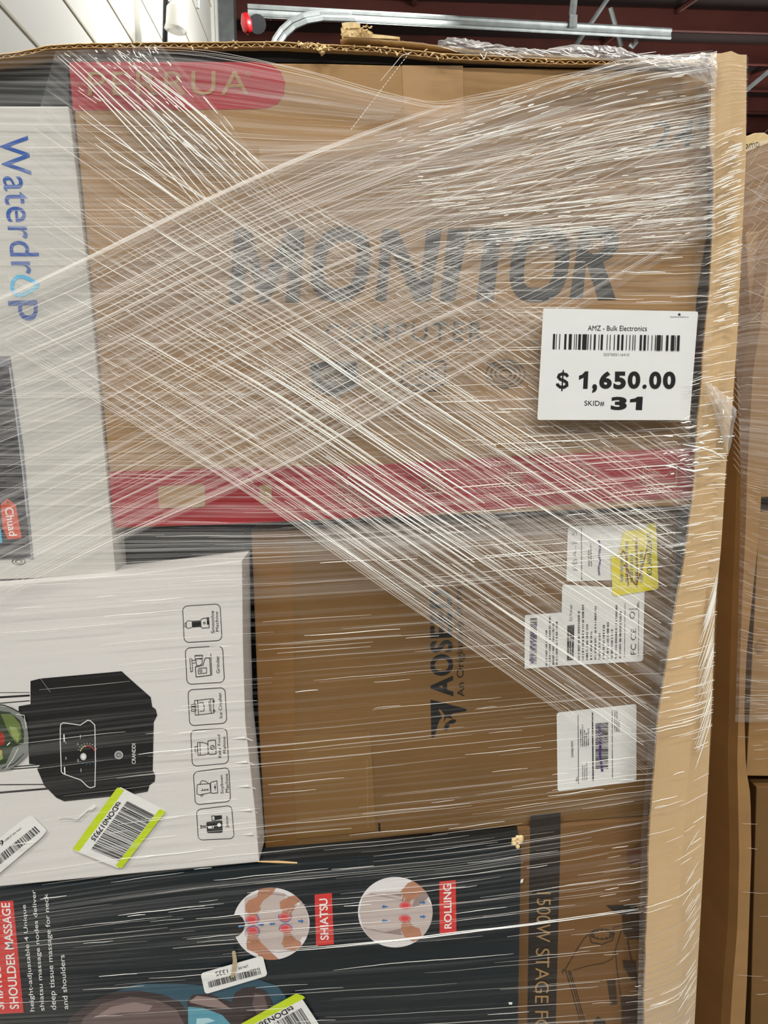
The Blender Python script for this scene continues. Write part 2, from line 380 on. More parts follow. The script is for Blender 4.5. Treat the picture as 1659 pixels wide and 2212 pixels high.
bm = bmesh.new(); tube(bm, [at(575, 20, 10.7), at(590, 42, 10.7)], 0.03, 8); bm_obj('lever', bm, DARKM, t)

# ceiling strip lights (behind and beside the camera), each a real fixture
TUBEM = mat('lamp_tube', (1, 0.97, 0.9, 1), 0.4, emit=6)
for i, (lx, ly) in enumerate(LAMPS):
    bm = bmesh.new(); box(bm, (lx, ly, LAMP_Z+0.10), (2.5, 0.42, 0.06)); hs = bm_obj('lamp_housing', bm, PLASTICW)
    t = thing('strip_light', ['white strip light overhead, left of the viewer', 'white strip light overhead, right of the viewer', 'white strip light further behind the viewer, left', 'white strip light further behind the viewer, right', 'white strip light overhead beyond the neighbouring load, right'][i], 'ceiling light', group='strip lights over the aisle'); hs.parent = t
    for dy in (-0.1, 0.1):
        bm = bmesh.new(); tube(bm, [(lx-1.2, ly+dy, LAMP_Z+0.045), (lx+1.2, ly+dy, LAMP_Z+0.045)], 0.018, 8); bm_obj('lamp_tube', bm, TUBEM, t)

# ------------------------------------------------------------------ the load: cartons
Y_MON, Y_WAT, Y_BLD, Y_AOS, Y_MAS, Y_STG = 0.735, 0.731, 0.716, 0.752, 0.716, 0.748
# --- monitor carton
mon = thing('monitor_carton', 'large kraft carton lettered MONITOR with red bands, topmost in the load', 'box')
carton('carton_body', [(150, 133), (700, 137), (1000, 145), (1300, 150), (1532, 155), (1529, 500), (1506, 640), (1492, 880), (1495, 980), (1490, 1092), (248, 1142)], Y_MON, 0.16, KRAFT, mon)
a = Art(Y_MON)
a.poly([(149, 134)]+[(555, 128+6), (585, 139), (606, 154), (616, 178), (613, 205), (600, 224), (575, 234), (530, 236), (158, 239)], RED_I)
a.build('red_band', mon)
a = Art(Y_MON); a.eps = 0.0007
z = crop(0, 0, 2.0)
a.text('PERRUA', [(190, 155), (537, 152), (537, 204), (190, 207)], GOLD_I, 0.0, 1.15)
a.ring((536, 160), 6, 6, 1, GOLD_I); a.text('R', [(533, 156), (539, 156), (539, 164), (533, 164)], GOLD_I)
a.build('printed_name', mon)
a = Art(Y_MON)
a.poly([(234, 1019), (520, 1010), (820, 1003), (1100, 986), (1380, 972), (1504, 966), (1500, 1075), (1300, 1085), (1000, 1105), (800, 1117), (500, 1132), (247, 1139)], RED_I)
a.build('red_band', mon)
# MONITOR lettering, heavy slanted capitals drawn stroke by stroke
a = Art(Y_MON)
zz = crop(450, 450, 1.746)
def sl(pts): return zz(*pts)
def bigO(cx):      # slanted oval
    for rx, ry, n in ((0, 0, 0),): pass
    pts = []
    for i in range(40):
        t_ = 2*pi*i/40; c_, s_ = cos(t_), sin(t_)
        x = 84*math.copysign(abs(c_)**0.75, c_); y = 116*math.copysign(abs(s_)**0.75, s_)
        pts.append((cx+x-y*0.12, 212+y))
    a.line(sl(pts), 30, DKGREY_I, True)
a.poly(sl([(100, 76), (160, 76), (208, 255), (298, 78), (364, 78), (345, 356), (290, 356), (302, 178), (228, 356), (190, 356), (152, 190), (122, 360), (78, 360)]), DKGREY_I)
bigO(500)
a.poly(sl([(655, 78), (712, 78), (800, 270), (824, 78), (882, 76), (836, 350), (780, 352), (690, 160), (670, 350), (630, 350)]), DKGREY_I)
a.poly(sl([(905, 76), (982, 76), (930, 350), (872, 350)]), DKGREY_I)
a.poly(sl([(992, 76), (1155, 76), (1148, 122), (1102, 122), (1075, 352), (1010, 352), (1040, 122), (984, 122)]), DKGREY_I)
bigO(1250)
a.poly(sl([(1404, 70), (1490, 68), (1530, 78), (1548, 105), (1545, 150), (1520, 185), (1488, 200), (1538, 345), (1470, 345), (1430, 215), (1425, 215), (1412, 340), (1362, 342)]), DKGREY_I)
a.poly(sl([(1444, 112), (1480, 112), (1494, 122), (1490, 150), (1474, 165), (1434, 168)]), KRAFT)
a.build('printed_title', mon)
a = Art(Y_MON); a.text('COMPUTER', [(703, 700), (1045, 693), (1043, 738), (703, 738)], DKGREY_I, 0.006, 1.25); a.build('printed_subtitle', mon)
a = Art(Y_MON); a.text('24"', [(1412, 258), (1538, 256), (1530, 320), (1405, 322)], DKGREY_I, 0.012, 1.05); a.build('printed_size', mon)
# three feature icons
a = Art(Y_MON)
a.poly([(670, 783), (770, 780), (775, 815), (772, 835), (724, 860), (675, 838)], DKGREY_I)
a.ell((722, 812), 30, 20, FAINT_I); a.ring((722, 812), 18, 13, 3, DKGREY_I); a.build('printed_icon', mon)
a = Art(Y_MON); a.rrect([(870, 783), (962, 780), (960, 832), (868, 834)], DKGREY_I, 0.08, 1.6, wd=4)
a.text('LED', [(905, 798), (950, 797), (950, 820), (905, 821)], DKGREY_I, 0.02); a.line([(880, 846), (950, 844)], 3, DKGREY_I); a.build('printed_icon', mon)
a = Art(Y_MON)
for r in (12, 22, 32, 42): a.ring((1092, 808), r, r*0.72, 3, DKGREY_I)
a.line([(1070, 790), (1050, 782)], 3, DKGREY_I); a.build('printed_icon', mon)
# icons on the lower red band
a = Art(Y_MON); a.eps = 0.0009
a.rrect([(341, 1050), (443, 1046), (443, 1095), (342, 1098)], GOLD_I, 0.06, 2)
a.build('printed_icon', mon)
a = Art(Y_MON); a.eps = 0.0009; a.rrect([(560, 1048), (587, 1047), (587, 1086), (562, 1088)], GOLD_I, 0.1, 1); a.build('printed_icon', mon)
a = Art(Y_MON); a.eps = 0.0009
for r in range(4):
    for c in range(6): a.ring((728+c*14, 1038+r*13.5-c*0.4), 4.5, 4.5, 1.4, GOLD_I, n=10)
a.build('printed_icon', mon)
a = Art(Y_MON); a.eps = 0.0009
for q in range(12):
    an = q*pi/6; a.line([(940+14*cos(an), 1044+14*sin(an)), (940+28*cos(an), 1044+28*sin(an))], 2, GOLD_I)
a.ring((940, 1044), 10, 10, 2, GOLD_I); a.build('printed_icon', mon)
a = Art(Y_MON); a.eps = 0.0009
for q in range(7):
    an = pi+q*pi/6; a.line([(1105+8*cos(an), 1036+8*sin(an)), (1105+26*cos(an), 1036+26*sin(an))], 2, GOLD_I)
a.text('HDR', [(1085, 1040), (1125, 1038), (1125, 1052), (1085, 1054)], GOLD_I); a.build('printed_icon', mon)
a = Art(Y_MON); a.eps = 0.0009; a.ring((1264, 1022), 22, 19, 2, GOLD_I); a.text('B', [(1259, 1010), (1268, 1010), (1268, 1024), (1259, 1024)], GOLD_I); a.line([(1240, 1048), (1290, 1045)], 2, GOLD_I); a.build('printed_icon', mon)
a = Art(Y_MON); a.eps = 0.0009; a.rrect([(1390, 1008), (1462, 1004), (1461, 1044), (1389, 1048)], GOLD_I, 0.05, 2, wd=3)
a.line([(1400, 1020), (1425, 1019)], 2, GOLD_I); a.line([(1400, 1034), (1425, 1033)], 2, GOLD_I); a.line([(1432, 1032), (1450, 1018)], 2, GOLD_I); a.build('printed_icon', mon)
# strip of clear tape down the upper face
a = Art(Y_MON); a.eps = 0.0005; a.poly([(868, 141), (1000, 142), (1005, 360), (878, 360)], mat('clear_tape', rgb(166, 130, 86), 0.35)); a.build('packing_tape', mon)

# --- white carton with vertical blue name
wat = thing('water_filter_carton', 'pale grey carton at left edge with blue name reading downwards', 'box')
carton('carton_body', [(-150, 229), (148, 229), (195, 640), (250, 1243), (-150, 1258)], Y_WAT, 0.2, GREY_C, wat)
a = Art(Y_WAT)
a.text('Waterdr', [(60, 293), (88, 592), (25, 592), (-3, 293)], BLUE_I, 0.004, 1.04)
a.text('p', [(80, 648), (83, 692), (22, 694), (17, 650)], BLUE_I, 0.006)
drop = crop(0, 280, 5.03)
a.line(drop((420, 1690), (330, 1630), (250, 1597), (190, 1600), (145, 1640), (128, 1700), (145, 1770), (190, 1800), (220, 1795)), 8, CYAN_I)
a.line(drop((410, 1700), (330, 1755), (250, 1795), (190, 1800)), 8, mat('light_cyan_ink', rgb(120, 196, 222), 0.45))
a.build('printed_name', wat)
DARKPIC = mat('dark_picture', rgb(52, 50, 54), 0.4); DARKPIC2 = mat('dark_picture_edge', rgb(120, 122, 126), 0.4)
a = Art(Y_WAT); z = crop(0, 740, 4.254)
a.poly(z((-300, 130), (95, 125), (215, 960), (310, 1990), (-300, 2005)), DARKPIC2)
a.poly(z((-300, 225), (85, 225), (200, 1100), (285, 1980), (-300, 2000)), DARKPIC)
a.line(z((88, 230), (150, 700), (205, 1150), (250, 1600)), 3, mat('pale_picture_line', rgb(170, 172, 176), 0.4))
a.ring(z((172, 2012))[0], 14, 7, 2, DKGREY_I); a.ring(z((172, 2012))[0], 7, 4, 2, DKGREY_I)
a.build('printed_picture', wat)
a = Art(Y_WAT); a.eps = 0.0009
a.poly(z((5, 1490), (65, 1432), (145, 1490), (200, 1795), (70, 1808), (25, 1700)), mat('orange_red_ink', rgb(205, 84, 58), 0.45))
a.ell(z((70, 1468))[0], 2.2, 2.2, BLACK_I)
a.text('Chuad', z((118, 1512), (158, 1770), (84, 1780), (42, 1520)), WHITE_I, 0.01)
a.build('printed_tag', wat)
a = Art(Y_WAT); a.eps = 0.0009; a.poly(z((-80, 1720), (8, 1715), (22, 1840), (-80, 1850)), mat('cyan_tag_ink', rgb(70, 170, 205), 0.45)); a.build('printed_tag', wat)

# --- dark box above it and the black box behind
bt = thing('dark_carton', 'dark grey carton at top left, just under the bent lid', 'box')
carton('carton_body', [(-150, 174), (60, 152), (146, 138), (150, 226), (-150, 226)], 0.748, 0.18, mat('charcoal_carton', rgb(62, 64, 64), 0.45), bt)
bb = thing('black_carton', 'black carton showing in the gap under the red band', 'box')
carton('carton_body', [(264, 1150), (528, 1140), (545, 1800), (300, 1850)], 0.764, 0.2, BLACK_C, bb)

fb = thing('gap_shade_filler', 'added black filler darkening the gap between monitor carton and torn lid', 'box')  # black slab added to stand in for shade under the lid
carton('carton_body', [(300, 113), (600, 111), (700, 116), (840, 123), (960, 136), (1200, 147), (1440, 152), (1440, 153.5), (1300, 149), (1000, 143.5), (700, 135.5), (300, 131.5)], 0.738, 0.10, mat('matt_black_filler', rgb(14, 13, 12), 0.8), fb, 0)
# --- blender carton
bl = thing('blender_carton', 'white carton printed with a black blender base and six small icons', 'box')
bpts = [(-150, 1270), (0, 1264), (300, 1238), (523, 1210), (525, 1400), (530, 1560), (541, 1660), (552, 1760), (560, 1862), (300, 1886), (0, 1915), (-150, 1926)]
carton('carton_body', bpts, Y_BLD, 0.046, WHITE_C, bl, 0.0012)
for i in range(5):      # crushed folds along the right side
    bm = bmesh.new()
    yA = 1600+i*52; pA = P(546+i*3.2, yA, Y_BLD+0.003); 
    tube(bm, [P(500+i*6, yA-4, Y_BLD+0.0002), P(528+i*4, yA-6, Y_BLD-0.0006), pA], [0.0004, 0.0012, 0.0006], 6); bm_obj('dented_edge', bm, WHITE_C, bl)
NEARBLK = mat('printed_black', rgb(17, 18, 19), 0.35); BLK2 = mat('printed_charcoal', rgb(34, 36, 36), 0.35)
z = crop(0, 1430, 4.608)
a = Art(Y_BLD)
a.line(z((-60, 305), (300, 303)), 1.2, BLACK_I); a.line(z((-60, 355), (420, 325)), 4, BLACK_I); a.line(z((-60, 415), (300, 385)), 2, BLACK_I)
a.line(z((-60, 1222), (460, 1218)), 2, BLACK_I); a.line(z((-60, 1305), (500, 1258)), 4, BLACK_I)
a.line(z((60, 1050), (400, 1020)), 2, BLACK_I); a.line(z((60, 1072), (400, 1045)), 2, BLACK_I)
a.poly(z((300, 190), (420, 165), (520, 420), (480, 520), (460, 600), (300, 440)), BLK2)
a.poly(z((370, 1065), (470, 1075), (590, 1340), (560, 1350)), BLK2)
a.poly(z((400, 165), (1210, 92), (1330, 200), (1500, 350), (1515, 445), (1550, 470), (1565, 530), (1530, 600), (1520, 1080), (1545, 1130), (1540, 1190), (1490, 1225), (1470, 1290), (1330, 1315), (640, 1388), (560, 1350), (440, 1230), (370, 1065), (400, 1020), (290, 1015), (285, 870), (270, 700), (185, 500), (185, 440), (300, 420), (300, 190)), NEARBLK)
a.line(z((300, 190), (300, 420)), 1, WHITE_I)
a.line(z((402, 165), (450, 230), (500, 300)), 1, GREYTXT)
a.line(z((600, 660), (605, 620), (630, 605), (800, 628), (872, 580), (900, 585), (942, 625), (945, 660), (950, 1000), (945, 1240), (900, 1252), (872, 1240), (805, 1175), (650, 1120), (625, 1110), (610, 1090), (600, 800)), 1.7, WHITE_I, True)
a.line(z((636, 720), (640, 795)), 2.6, WHITE_I); a.line(z((642, 1045), (646, 1118)), 2.6, WHITE_I)
a.line(z((800, 725), (800, 760)), 1, WHITE_I); a.line(z((806, 1060), (806, 1095)), 1, WHITE_I)
a.line(z((655, 798), (655, 812)), 1, WHITE_I); a.text('ON', z((650, 970), (650, 945), (662, 945), (662, 970)), WHITE_I)
a.text('OFF', z((772, 998), (772, 965), (784, 965), (784, 998)), WHITE_I); a.text('ON', z((768, 828), (768, 808), (780, 808), (780, 828)), WHITE_I)
for q in range(9):
    an = R(200+q*17); cc = (870+72*cos(an), 905+72*sin(an)); a.ell(z(cc)[0], 1.6, 1.6, mat('dial_yellow', rgb(230, 220, 150), 0.5) if q < 4 else RED2_I, n=8)
    c2 = (870+95*cos(an), 905+95*sin(an)); a.ell(z(c2)[0], 0.9, 0.9, WHITE_I, n=6)
for q in range(6):
    an = R(40+q*18); cc = (870+112*cos(an), 905+112*sin(an)); a.ell(z(cc)[0], 0.9, 0.9, CYAN_I, n=6)
a.ell(z((870, 905))[0], 13, 12, mat('dial_black', rgb(8, 8, 8), 0.3))
SILV = mat('printed_silver', rgb(190, 190, 188), 0.35)
a.ell(z((830, 942))[0], 6.8, 7.8, SILV); a.ell(z((830, 942))[0], 4, 5, mat('printed_silver_light', rgb(226, 226, 224), 0.35))
a.ring(z((1182, 926))[0], 8.6, 8.2, 1.1, WHITE_I); a.ring(z((1182, 926))[0], 6, 5.8, 1.0, WHITE_I); a.ring(z((1184, 926))[0], 2.6, 2.6, 1.0, WHITE_I); a.line(z((1166, 926), (1182, 926)), 1.0, WHITE_I)
a.build('printed_blender', bl)
a = Art(Y_BLD); a.eps = 0.0016; a.text('CRANDDI', z((1312, 1014), (1312, 812), (1350, 812), (1350, 1014)), WHITE_I, 0.004); a.build('printed_name', bl)
# jug with vegetables at the left edge
a = Art(Y_BLD); a.eps = 0.0016
GRN = mat('printed_green', rgb(96, 112, 56), 0.5); GRN2 = mat('printed_light_green', rgb(136, 152, 84), 0.5); GRN3 = mat('printed_dark_green', rgb(44, 58, 34), 0.5)
JUG = mat('printed_jug', rgb(120, 124, 118), 0.3)
a.poly(z((-60, 430), (90, 450), (190, 500), (265, 600), (285, 760), (280, 920), (200, 1000), (100, 1070), (-60, 1090)), JUG)
a.poly(z((-60, 480), (100, 500), (200, 580), (240, 700), (235, 810), (130, 850), (60, 1010), (-60, 1040)), GRN3)
a.poly(z((10, 520), (120, 520), (200, 620), (215, 760), (170, 815), (100, 730), (60, 640)), GRN)
a.poly(z((90, 640), (160, 650), (195, 720), (180, 800), (120, 740)), GRN2)
a.poly(z((-60, 700), (30, 700), (50, 750), (40, 820), (-60, 850)), mat('printed_tomato', rgb(150, 36, 28), 0.5))
a.poly(z((-60, 870), (20, 880), (30, 960), (-60, 1020)), GRN2); a.poly(z((-10, 870), (14, 880), (10, 930), (-10, 930)), mat('printed_pepper', rgb(206, 150, 60), 0.5))
a.line(z((-60, 420), (40, 430), (120, 460), (190, 500)), 2.4, BLACK_I); a.line(z((20, 1060), (140, 1010), (240, 910)), 1.6, BLACK_I)
a.line(z((60, 1060), (130, 960), (180, 860)), 1.2, WHITE_I); a.line(z((160, 520), (240, 530), (262, 660)), 1.2, WHITE_I); a.line(z((70, 830), (100, 800)), 2, WHITE_I)
a.build('printed_jug', bl)
# six icons
z = crop(380, 1290, 4.097)
def icon(q, txt, draw):
    a = Art(Y_BLD); f = quad(z(*q)); a.rrect(f, BLACK_I, 0.13, 1.0, wd=1.5)
    a.draw = draw; draw(a)
    for s_, qq in txt: a.text(s_, z(*qq), BLACK_I, 0.0, 1.05)
    a.build('printed_icon', bl)
def i1(a):
    a.poly(z((140, 210), (215, 205), (222, 262), (142, 268)), BLK2); a.line(z((92, 222), (105, 208), (140, 210)), 1.2, BLACK_I); a.line(z((92, 265), (105, 277), (140, 268)), 1.2, BLACK_I)
    a.line(z((92, 222), (92, 265)), 1.2, BLACK_I); a.line(z((80, 228), (80, 262), (92, 262), (92, 228)), 1.2, BLACK_I, True)
    a.line(z((218, 205), (232, 190), (290, 180), (294, 270), (232, 274), (222, 262)), 1.5, BLACK_I, True); a.ring(z((252, 228))[0], 2, 2, 1.2, BLACK_I, n=12)
    a.poly(z((272, 184), (290, 180), (292, 240), (276, 244)), BLACK_I)
def i2(a):
    a.line(z((122, 540), (140, 542), (148, 655), (132, 662)), 1.3, BLACK_I, True); a.line(z((145, 560), (175, 556)), 1.3, BLACK_I); a.line(z((147, 584), (178, 580)), 1.3, BLACK_I)
    a.rrect(z((168, 515), (236, 512), (238, 540), (168, 545)), BLACK_I, 0.1, 1, wd=1.3)
    for q in range(4): a.line(z((180+q*15, 518), (180+q*15, 530)), 1.1, BLACK_I)
    a.line(z((175, 545), (182, 605), (212, 605), (232, 585), (230, 545)), 1.3, BLACK_I, True)
    a.line(z((172, 618), (240, 600), (252, 555), (262, 537), (298, 537), (308, 690), (178, 706)), 1.5, BLACK_I, True)
    a.line(z((196, 645), (206, 628), (270, 625), (272, 670), (200, 678)), 1.2, BLACK_I, True); a.ring(z((220, 652))[0], 2.6, 2.6, 1.2, BLACK_I, n=12)
    a.line(z((308, 498), (318, 690)), 1.2, BLACK_I)
def i3(a):
    a.line(z((164, 914), (190, 912), (200, 1042), (172, 1046)), 1.3, BLACK_I, True); a.line(z((192, 912), (300, 900), (330, 898), (334, 1026), (200, 1042)), 1.3, BLACK_I, True)
    a.line(z((305, 898), (312, 1028)), 1.2, BLACK_I)
    for q in range(3): a.rrect(z((134, 950+q*22), (178, 945+q*22), (180, 962+q*22), (136, 967+q*22)), BLACK_I, 0.3, 1, wd=1.2)
    a.line(z((205, 935), (238, 930), (248, 960), (250, 1005), (210, 1010)), 1.2, BLACK_I); a.line(z((292, 920), (300, 1008)), 1.3, BLACK_I)
    a.ring(z((334, 922))[0], 2, 2.4, 1.2, BLACK_I, n=10); a.ring(z((338, 1006))[0], 2, 2.4, 1.2, BLACK_I, n=10)
def i4(a):
    a.line(z((168, 1324), (188, 1322), (190, 1368), (170, 1370)), 1.3, BLACK_I, True); a.rrect(z((190, 1286), (212, 1284), (216, 1398), (196, 1402)), BLACK_I, 0.3, 0.3, wd=1.3)
    a.line(z((212, 1286), (240, 1286), (282, 1300), (286, 1386), (244, 1396), (216, 1398)), 1.3, BLACK_I); a.line(z((282, 1275), (300, 1268), (350, 1264), (356, 1386), (300, 1392), (286, 1380)), 1.5, BLACK_I, True)
    a.ring(z((322, 1330))[0], 4.5, 4.5, 1.3, BLACK_I, n=14); a.line(z((310, 1340), (334, 1320)), 1.1, BLACK_I)
def i5(a):
    a.line(z((188, 1662), (202, 1656), (300, 1650), (308, 1730), (206, 1750), (186, 1740)), 1.4, BLACK_I, True); a.line(z((214, 1660), (216, 1640), (232, 1624), (262, 1628), (290, 1650)), 1.3, BLACK_I)
    a.line(z((306, 1642), (318, 1636), (362, 1624), (370, 1732), (320, 1736), (310, 1730)), 1.4, BLACK_I, True); a.ell(z((346, 1682))[0], 2, 2.4, BLACK_I, n=10); a.line(z((346, 1655), (346, 1710)), 1, BLACK_I)
    a.line(z((222, 1712), (292, 1704)), 1.3, BLACK_I)
    for q in range(3): a.line(z((235+q*22, 1710), (234+q*22, 1694)), 1.2, BLACK_I)
    a.line(z((218, 1750), (226, 1764), (244, 1746)), 1.2, BLACK_I)
def i6(a):
    a.rrect(z((268, 1990), (410, 1974), (414, 2084), (276, 2088)), BLK2, 0.1, 1); a.rrect(z((284, 2028), (334, 2024), (334, 2046), (284, 2048)), WHITE_I, 0.2, 1); a.ell(z((322, 2036))[0], 1.6, 1.6, BLK2, n=8)
    a.ell(z((382, 2016))[0], 4.2, 4.2, WHITE_I, n=14); a.line(z((268, 2030), (232, 2032)), 4.5, BLK2); a.line(z((222, 2018), (224, 2048)), 3, BLK2)
    a.line(z((316, 1936), (342, 1934), (346, 1974), (320, 1976)), 1.3, BLACK_I, True); a.poly(z((342, 1934), (406, 1930), (408, 1962), (346, 1974)), BLK2)
icon([(58, 80), (390, 58), (408, 382), (74, 402)], [('Smoothie', [(312, 318), (306, 120), (336, 120), (342, 318)]), ('Machine', [(352, 302), (345, 128), (372, 128), (380, 302)])], i1)
icon([(82, 450), (412, 430), (430, 752), (98, 772)], [('Grinder', [(358, 672), (352, 518), (382, 516), (388, 672)])], i2)
icon([(106, 820), (434, 800), (450, 1114), (122, 1138)], [('Ice Crusher', [(382, 1070), (372, 842), (402, 842), (412, 1070)])], i3)
icon([(130, 1180), (450, 1160), (466, 1470), (146, 1498)], [('Baby Food', [(376, 1420), (366, 1218), (398, 1216), (408, 1420)]), ('Mahine', [(418, 1382), (412, 1236), (438, 1234), (444, 1382)])], i4)
icon([(154, 1548), (468, 1506), (484, 1808), (172, 1838)], [('Soybean', [(396, 1738), (388, 1576), (420, 1574), (430, 1738)]), ('Machine', [(438, 1728), (432, 1564), (460, 1562), (470, 1728)])], i5)
icon([(182, 1880), (492, 1842), (516, 2136), (198, 2150)], [('Juicer', [(440, 2040), (436, 1934), (468, 1932), (474, 2040)])], i6)
# lime bordered sticker
z = crop(0, 1430, 4.608)
st = Art(Y_BLD); st.eps = 0.0024
st.rrect(z((1190, 1240), (1650, 1480), (1180, 2055), (720, 1870)), PAPER, 0.04, 1)
st.rrect(z((1170, 1245), (1240, 1275), (785, 1890), (720, 1862)), LIME, 0.2, 0.1); st.rrect(z((1590, 1460), (1648, 1490), (1210, 2055), (1148, 2030)), LIME, 0.2, 0.1)
so = st.build('inventory_sticker', bl); so['label'] = 'lime edged inventory sticker'
st = Art(Y_BLD); st.eps = 0.0027
st.bars(z((1265, 1385), (905, 1865), (1185, 1980), (1535, 1525)), BLACK_I, 7, 46); st.build('barcode', so)
st = Art(Y_BLD); st.eps = 0.0027
st.text('tsDON017935', z((1220, 1405), (940, 1790), (900, 1755), (1170, 1385)), BLACK_I, 0.02); st.build('printed_number', so)
st = Art(Y_BLD); st.eps = 0.0024
st.rrect(z((300, 1510), (480, 1690), (-120, 2200), (-260, 1960)), PAPER, 0.12, 1.4)
so = st.build('inventory_sticker', bl); so['label'] = 'plain white inventory sticker at the left edge'
st = Art(Y_BLD); st.eps = 0.0027; st.bars(z((345, 1635), (-120, 2010), (-80, 2080), (398, 1690)), BLACK_I, 11, 44); st.build('barcode', so)
st = Art(Y_BLD); st.eps = 0.0027; st.text('LPN RR JO857', z((215, 1660), (50, 1790), (35, 1770), (200, 1645)), BLACK_I); st.text('63', z((50, 1800), (-40, 1880), (-62, 1845), (18, 1765)), BLACK_I, 0.01); st.build('printed_number', so)
a = Art(Y_BLD); a.eps = 0.0022; a.poly(z((700, 1562), (770, 1560), (800, 1525), (870, 1465), (940, 1412), (952, 1440), (920, 1470), (880, 1475), (800, 1550), (770, 1572)), WHITE_I)
a.line(z((590, 1570), (640, 1560), (705, 1564), (770, 1573), (815, 1535), (880, 1478)), 1, GREYTXT); a.build('paper_tear', bl)

# --- kraft carton of the 3D printer
ao = thing('printer_carton', 'plain kraft carton with dark upward lettering and white shipping labels', 'box')
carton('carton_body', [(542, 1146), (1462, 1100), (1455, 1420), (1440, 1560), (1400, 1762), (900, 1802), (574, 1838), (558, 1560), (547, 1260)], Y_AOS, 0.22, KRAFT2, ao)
a = Art(Y_AOS); a.poly([(545, 1152), (632, 1147), (640, 1820), (574, 1830), (560, 1560), (549, 1260)], TAPE); a.build('packing_tape', ao)
a = Art(Y_AOS); a.eps = 0.0006; a.poly([(632, 1590), (800, 1580), (812, 1795), (640, 1812)], mat('carton_tape_patch', rgb(124, 92, 50), 0.5)); a.line([(792, 1640), (795, 1790)], 1.2, FAINTK_I); a.line([(819, 1778), (820, 1797)], 4, BLACK_I); a.build('tape_patch', ao)
a = Art(Y_AOS)
a.text('AOSEED', [(930, 1506), (928, 1275), (976, 1272), (980, 1504)], BLACK_I, 0.028, 1.08); a.build('printed_name', ao)
a = Art(Y_AOS); a.text('An Originative Brand', [(988, 1506), (982, 1270), (1001, 1268), (1008, 1504)], BLACK_I, 0.002); a.build('printed_subtitle', ao)
a = Art(Y_AOS); z = crop(829, 1500, 2.0)
a.poly(z((202, 22), (355, 62), (358, 72), (296, 82), (290, 95), (300, 105), (270, 100), (260, 118), (262, 85), (240, 60), (238, 70), (248, 90), (252, 98), (238, 118), (218, 186), (206, 186)), BLACK_I)
a.ell(z((295, 118))[0], 9, 4.5, BLACK_I, R(-20)); a.ell(z((272, 138))[0], 5, 9, BLACK_I, R(20))
a.build('printed_logo', ao)
# labels on it
z = crop(900, 1100, 3.016)
def label(q, nm, lab, m=PAPER, rad=0.03, Y=Y_AOS, eps=0.0006):
    a = Art(Y); a.eps = eps; a.rrect(z(*q), m, rad, 1.2); o = a.build(nm, ao); o['label'] = lab; return o
def lab_art(par, nm, fn, eps=0.0009):
    a = Art(Y_AOS); a.eps = eps; fn(a); return a.build(nm, par)
L1 = label([(985, 118), (1560, 92), (1572, 455), (975, 470)], 'shipping_label', 'upper white shipping label', eps=0.0006)
lab_art(L1, 'printed_text', lambda a: (a.text('FBA-1 5', z((1016, 400), (1014, 140), (1044, 138), (1046, 400)), GREYTXT), a.line(z((1074, 120), (1076, 460)), 1.5, BLACK_I),
        a.scribble_text(z((1116, 370), (1110, 200), (1140, 200), (1146, 370)), DKGREY_I, 2, 3), a.line(z((1190, 430), (1186, 380), (1196, 340), (1188, 300), (1196, 250), (1186, 200)), 4, PURPLE_I)))
L2 = label([(948, 490), (1485, 520), (1475, 990), (940, 1020)], 'shipping_label', 'large text label under the yellow one', eps=0.0008)
def t2(a):
    a.poly(z((982, 758), (1028, 752), (1022, 982), (980, 986)), BLACK_I); a.scribble_text(z((990, 975), (990, 765), (1018, 762), (1016, 975)), WHITE_I, 2, 5, 0.4)
    a.text('3D Printer', z((996, 730), (996, 622), (1014, 620), (1014, 730)), BLACK_I); a.scribble_text(z((1045, 985), (1045, 620), (1345, 610), (1340, 970)), DKGREY_I, 11, 6, 0.45, 0.4, 1.0)
    a.line(z((1355, 965), (1358, 610)), 1, DKGREY_I); a.line(z((1445, 960), (1448, 600)), 1, DKGREY_I)
    a.text('FC CE', z((1395, 950), (1395, 780), (1430, 776), (1430, 946)), BLACK_I); a.ring(z((1405, 690))[0], 5, 7, 1.5, BLACK_I, n=14); a.line(z((1385, 650), (1440, 650), (1440, 610)), 1.5, BLACK_I)
lab_art(L2, 'printed_text', t2, 0.0011)
L3 = label([(705, 690), (950, 672), (945, 1020), (703, 1040)], 'shipping_label', 'small white label crossed with marker', eps=0.0010)
def t3(a):
    a.bars(z((735, 1010), (740, 712), (785, 710), (782, 1006)), DKGREY_I, 31, 40); a.scribble_text(z((835, 1020), (835, 690), (925, 685), (925, 1012)), DKGREY_I, 4, 8, 0.5, 0.6, 1.0)
    pts = [(745+(14 if q % 2 else -8)+q*0.9, 1010-q*14) for q in range(20)]; a.line(z(*pts), 2.4, PURPLE_I)
lab_art(L3, 'printed_text', t3, 0.0013)
a = Art(Y_AOS); a.eps = 0.0016; a.poly(z((1345, 145), (1490, 128), (1510, 96), (1556, 88), (1560, 100), (1576, 508), (1566, 522), (1290, 566), (1276, 556), (1268, 345), (1262, 300), (1310, 306), (1330, 240)), YELLOW)
L4 = a.build('shipping_label', ao); L4['label'] = 'yellow routing label'
def t4(a):
    a.text('KOLAWASSEM PA', z((1500, 430), (1498, 150), (1532, 148), (1534, 430)), BLACK_I, 0.01); a.scribble_text(z((1320, 470), (1320, 200), (1480, 180), (1480, 480)), GREYTXT, 5, 18, 0.6, 0.6, 1)
    a.line(z((1330, 300), (1345, 270), (1365, 300), (1370, 400), (1380, 500)), 3, BROWN_I); a.line(z((1435, 180), (1430, 250), (1440, 400), (1435, 500), (1400, 460), (1380, 400), (1350, 360)), 3.4, BROWN_I); a.line(z((1500, 260), (1480, 340), (1440, 470)), 3, BROWN_I)
lab_art(L4, 'printed_text', t4, 0.0019)
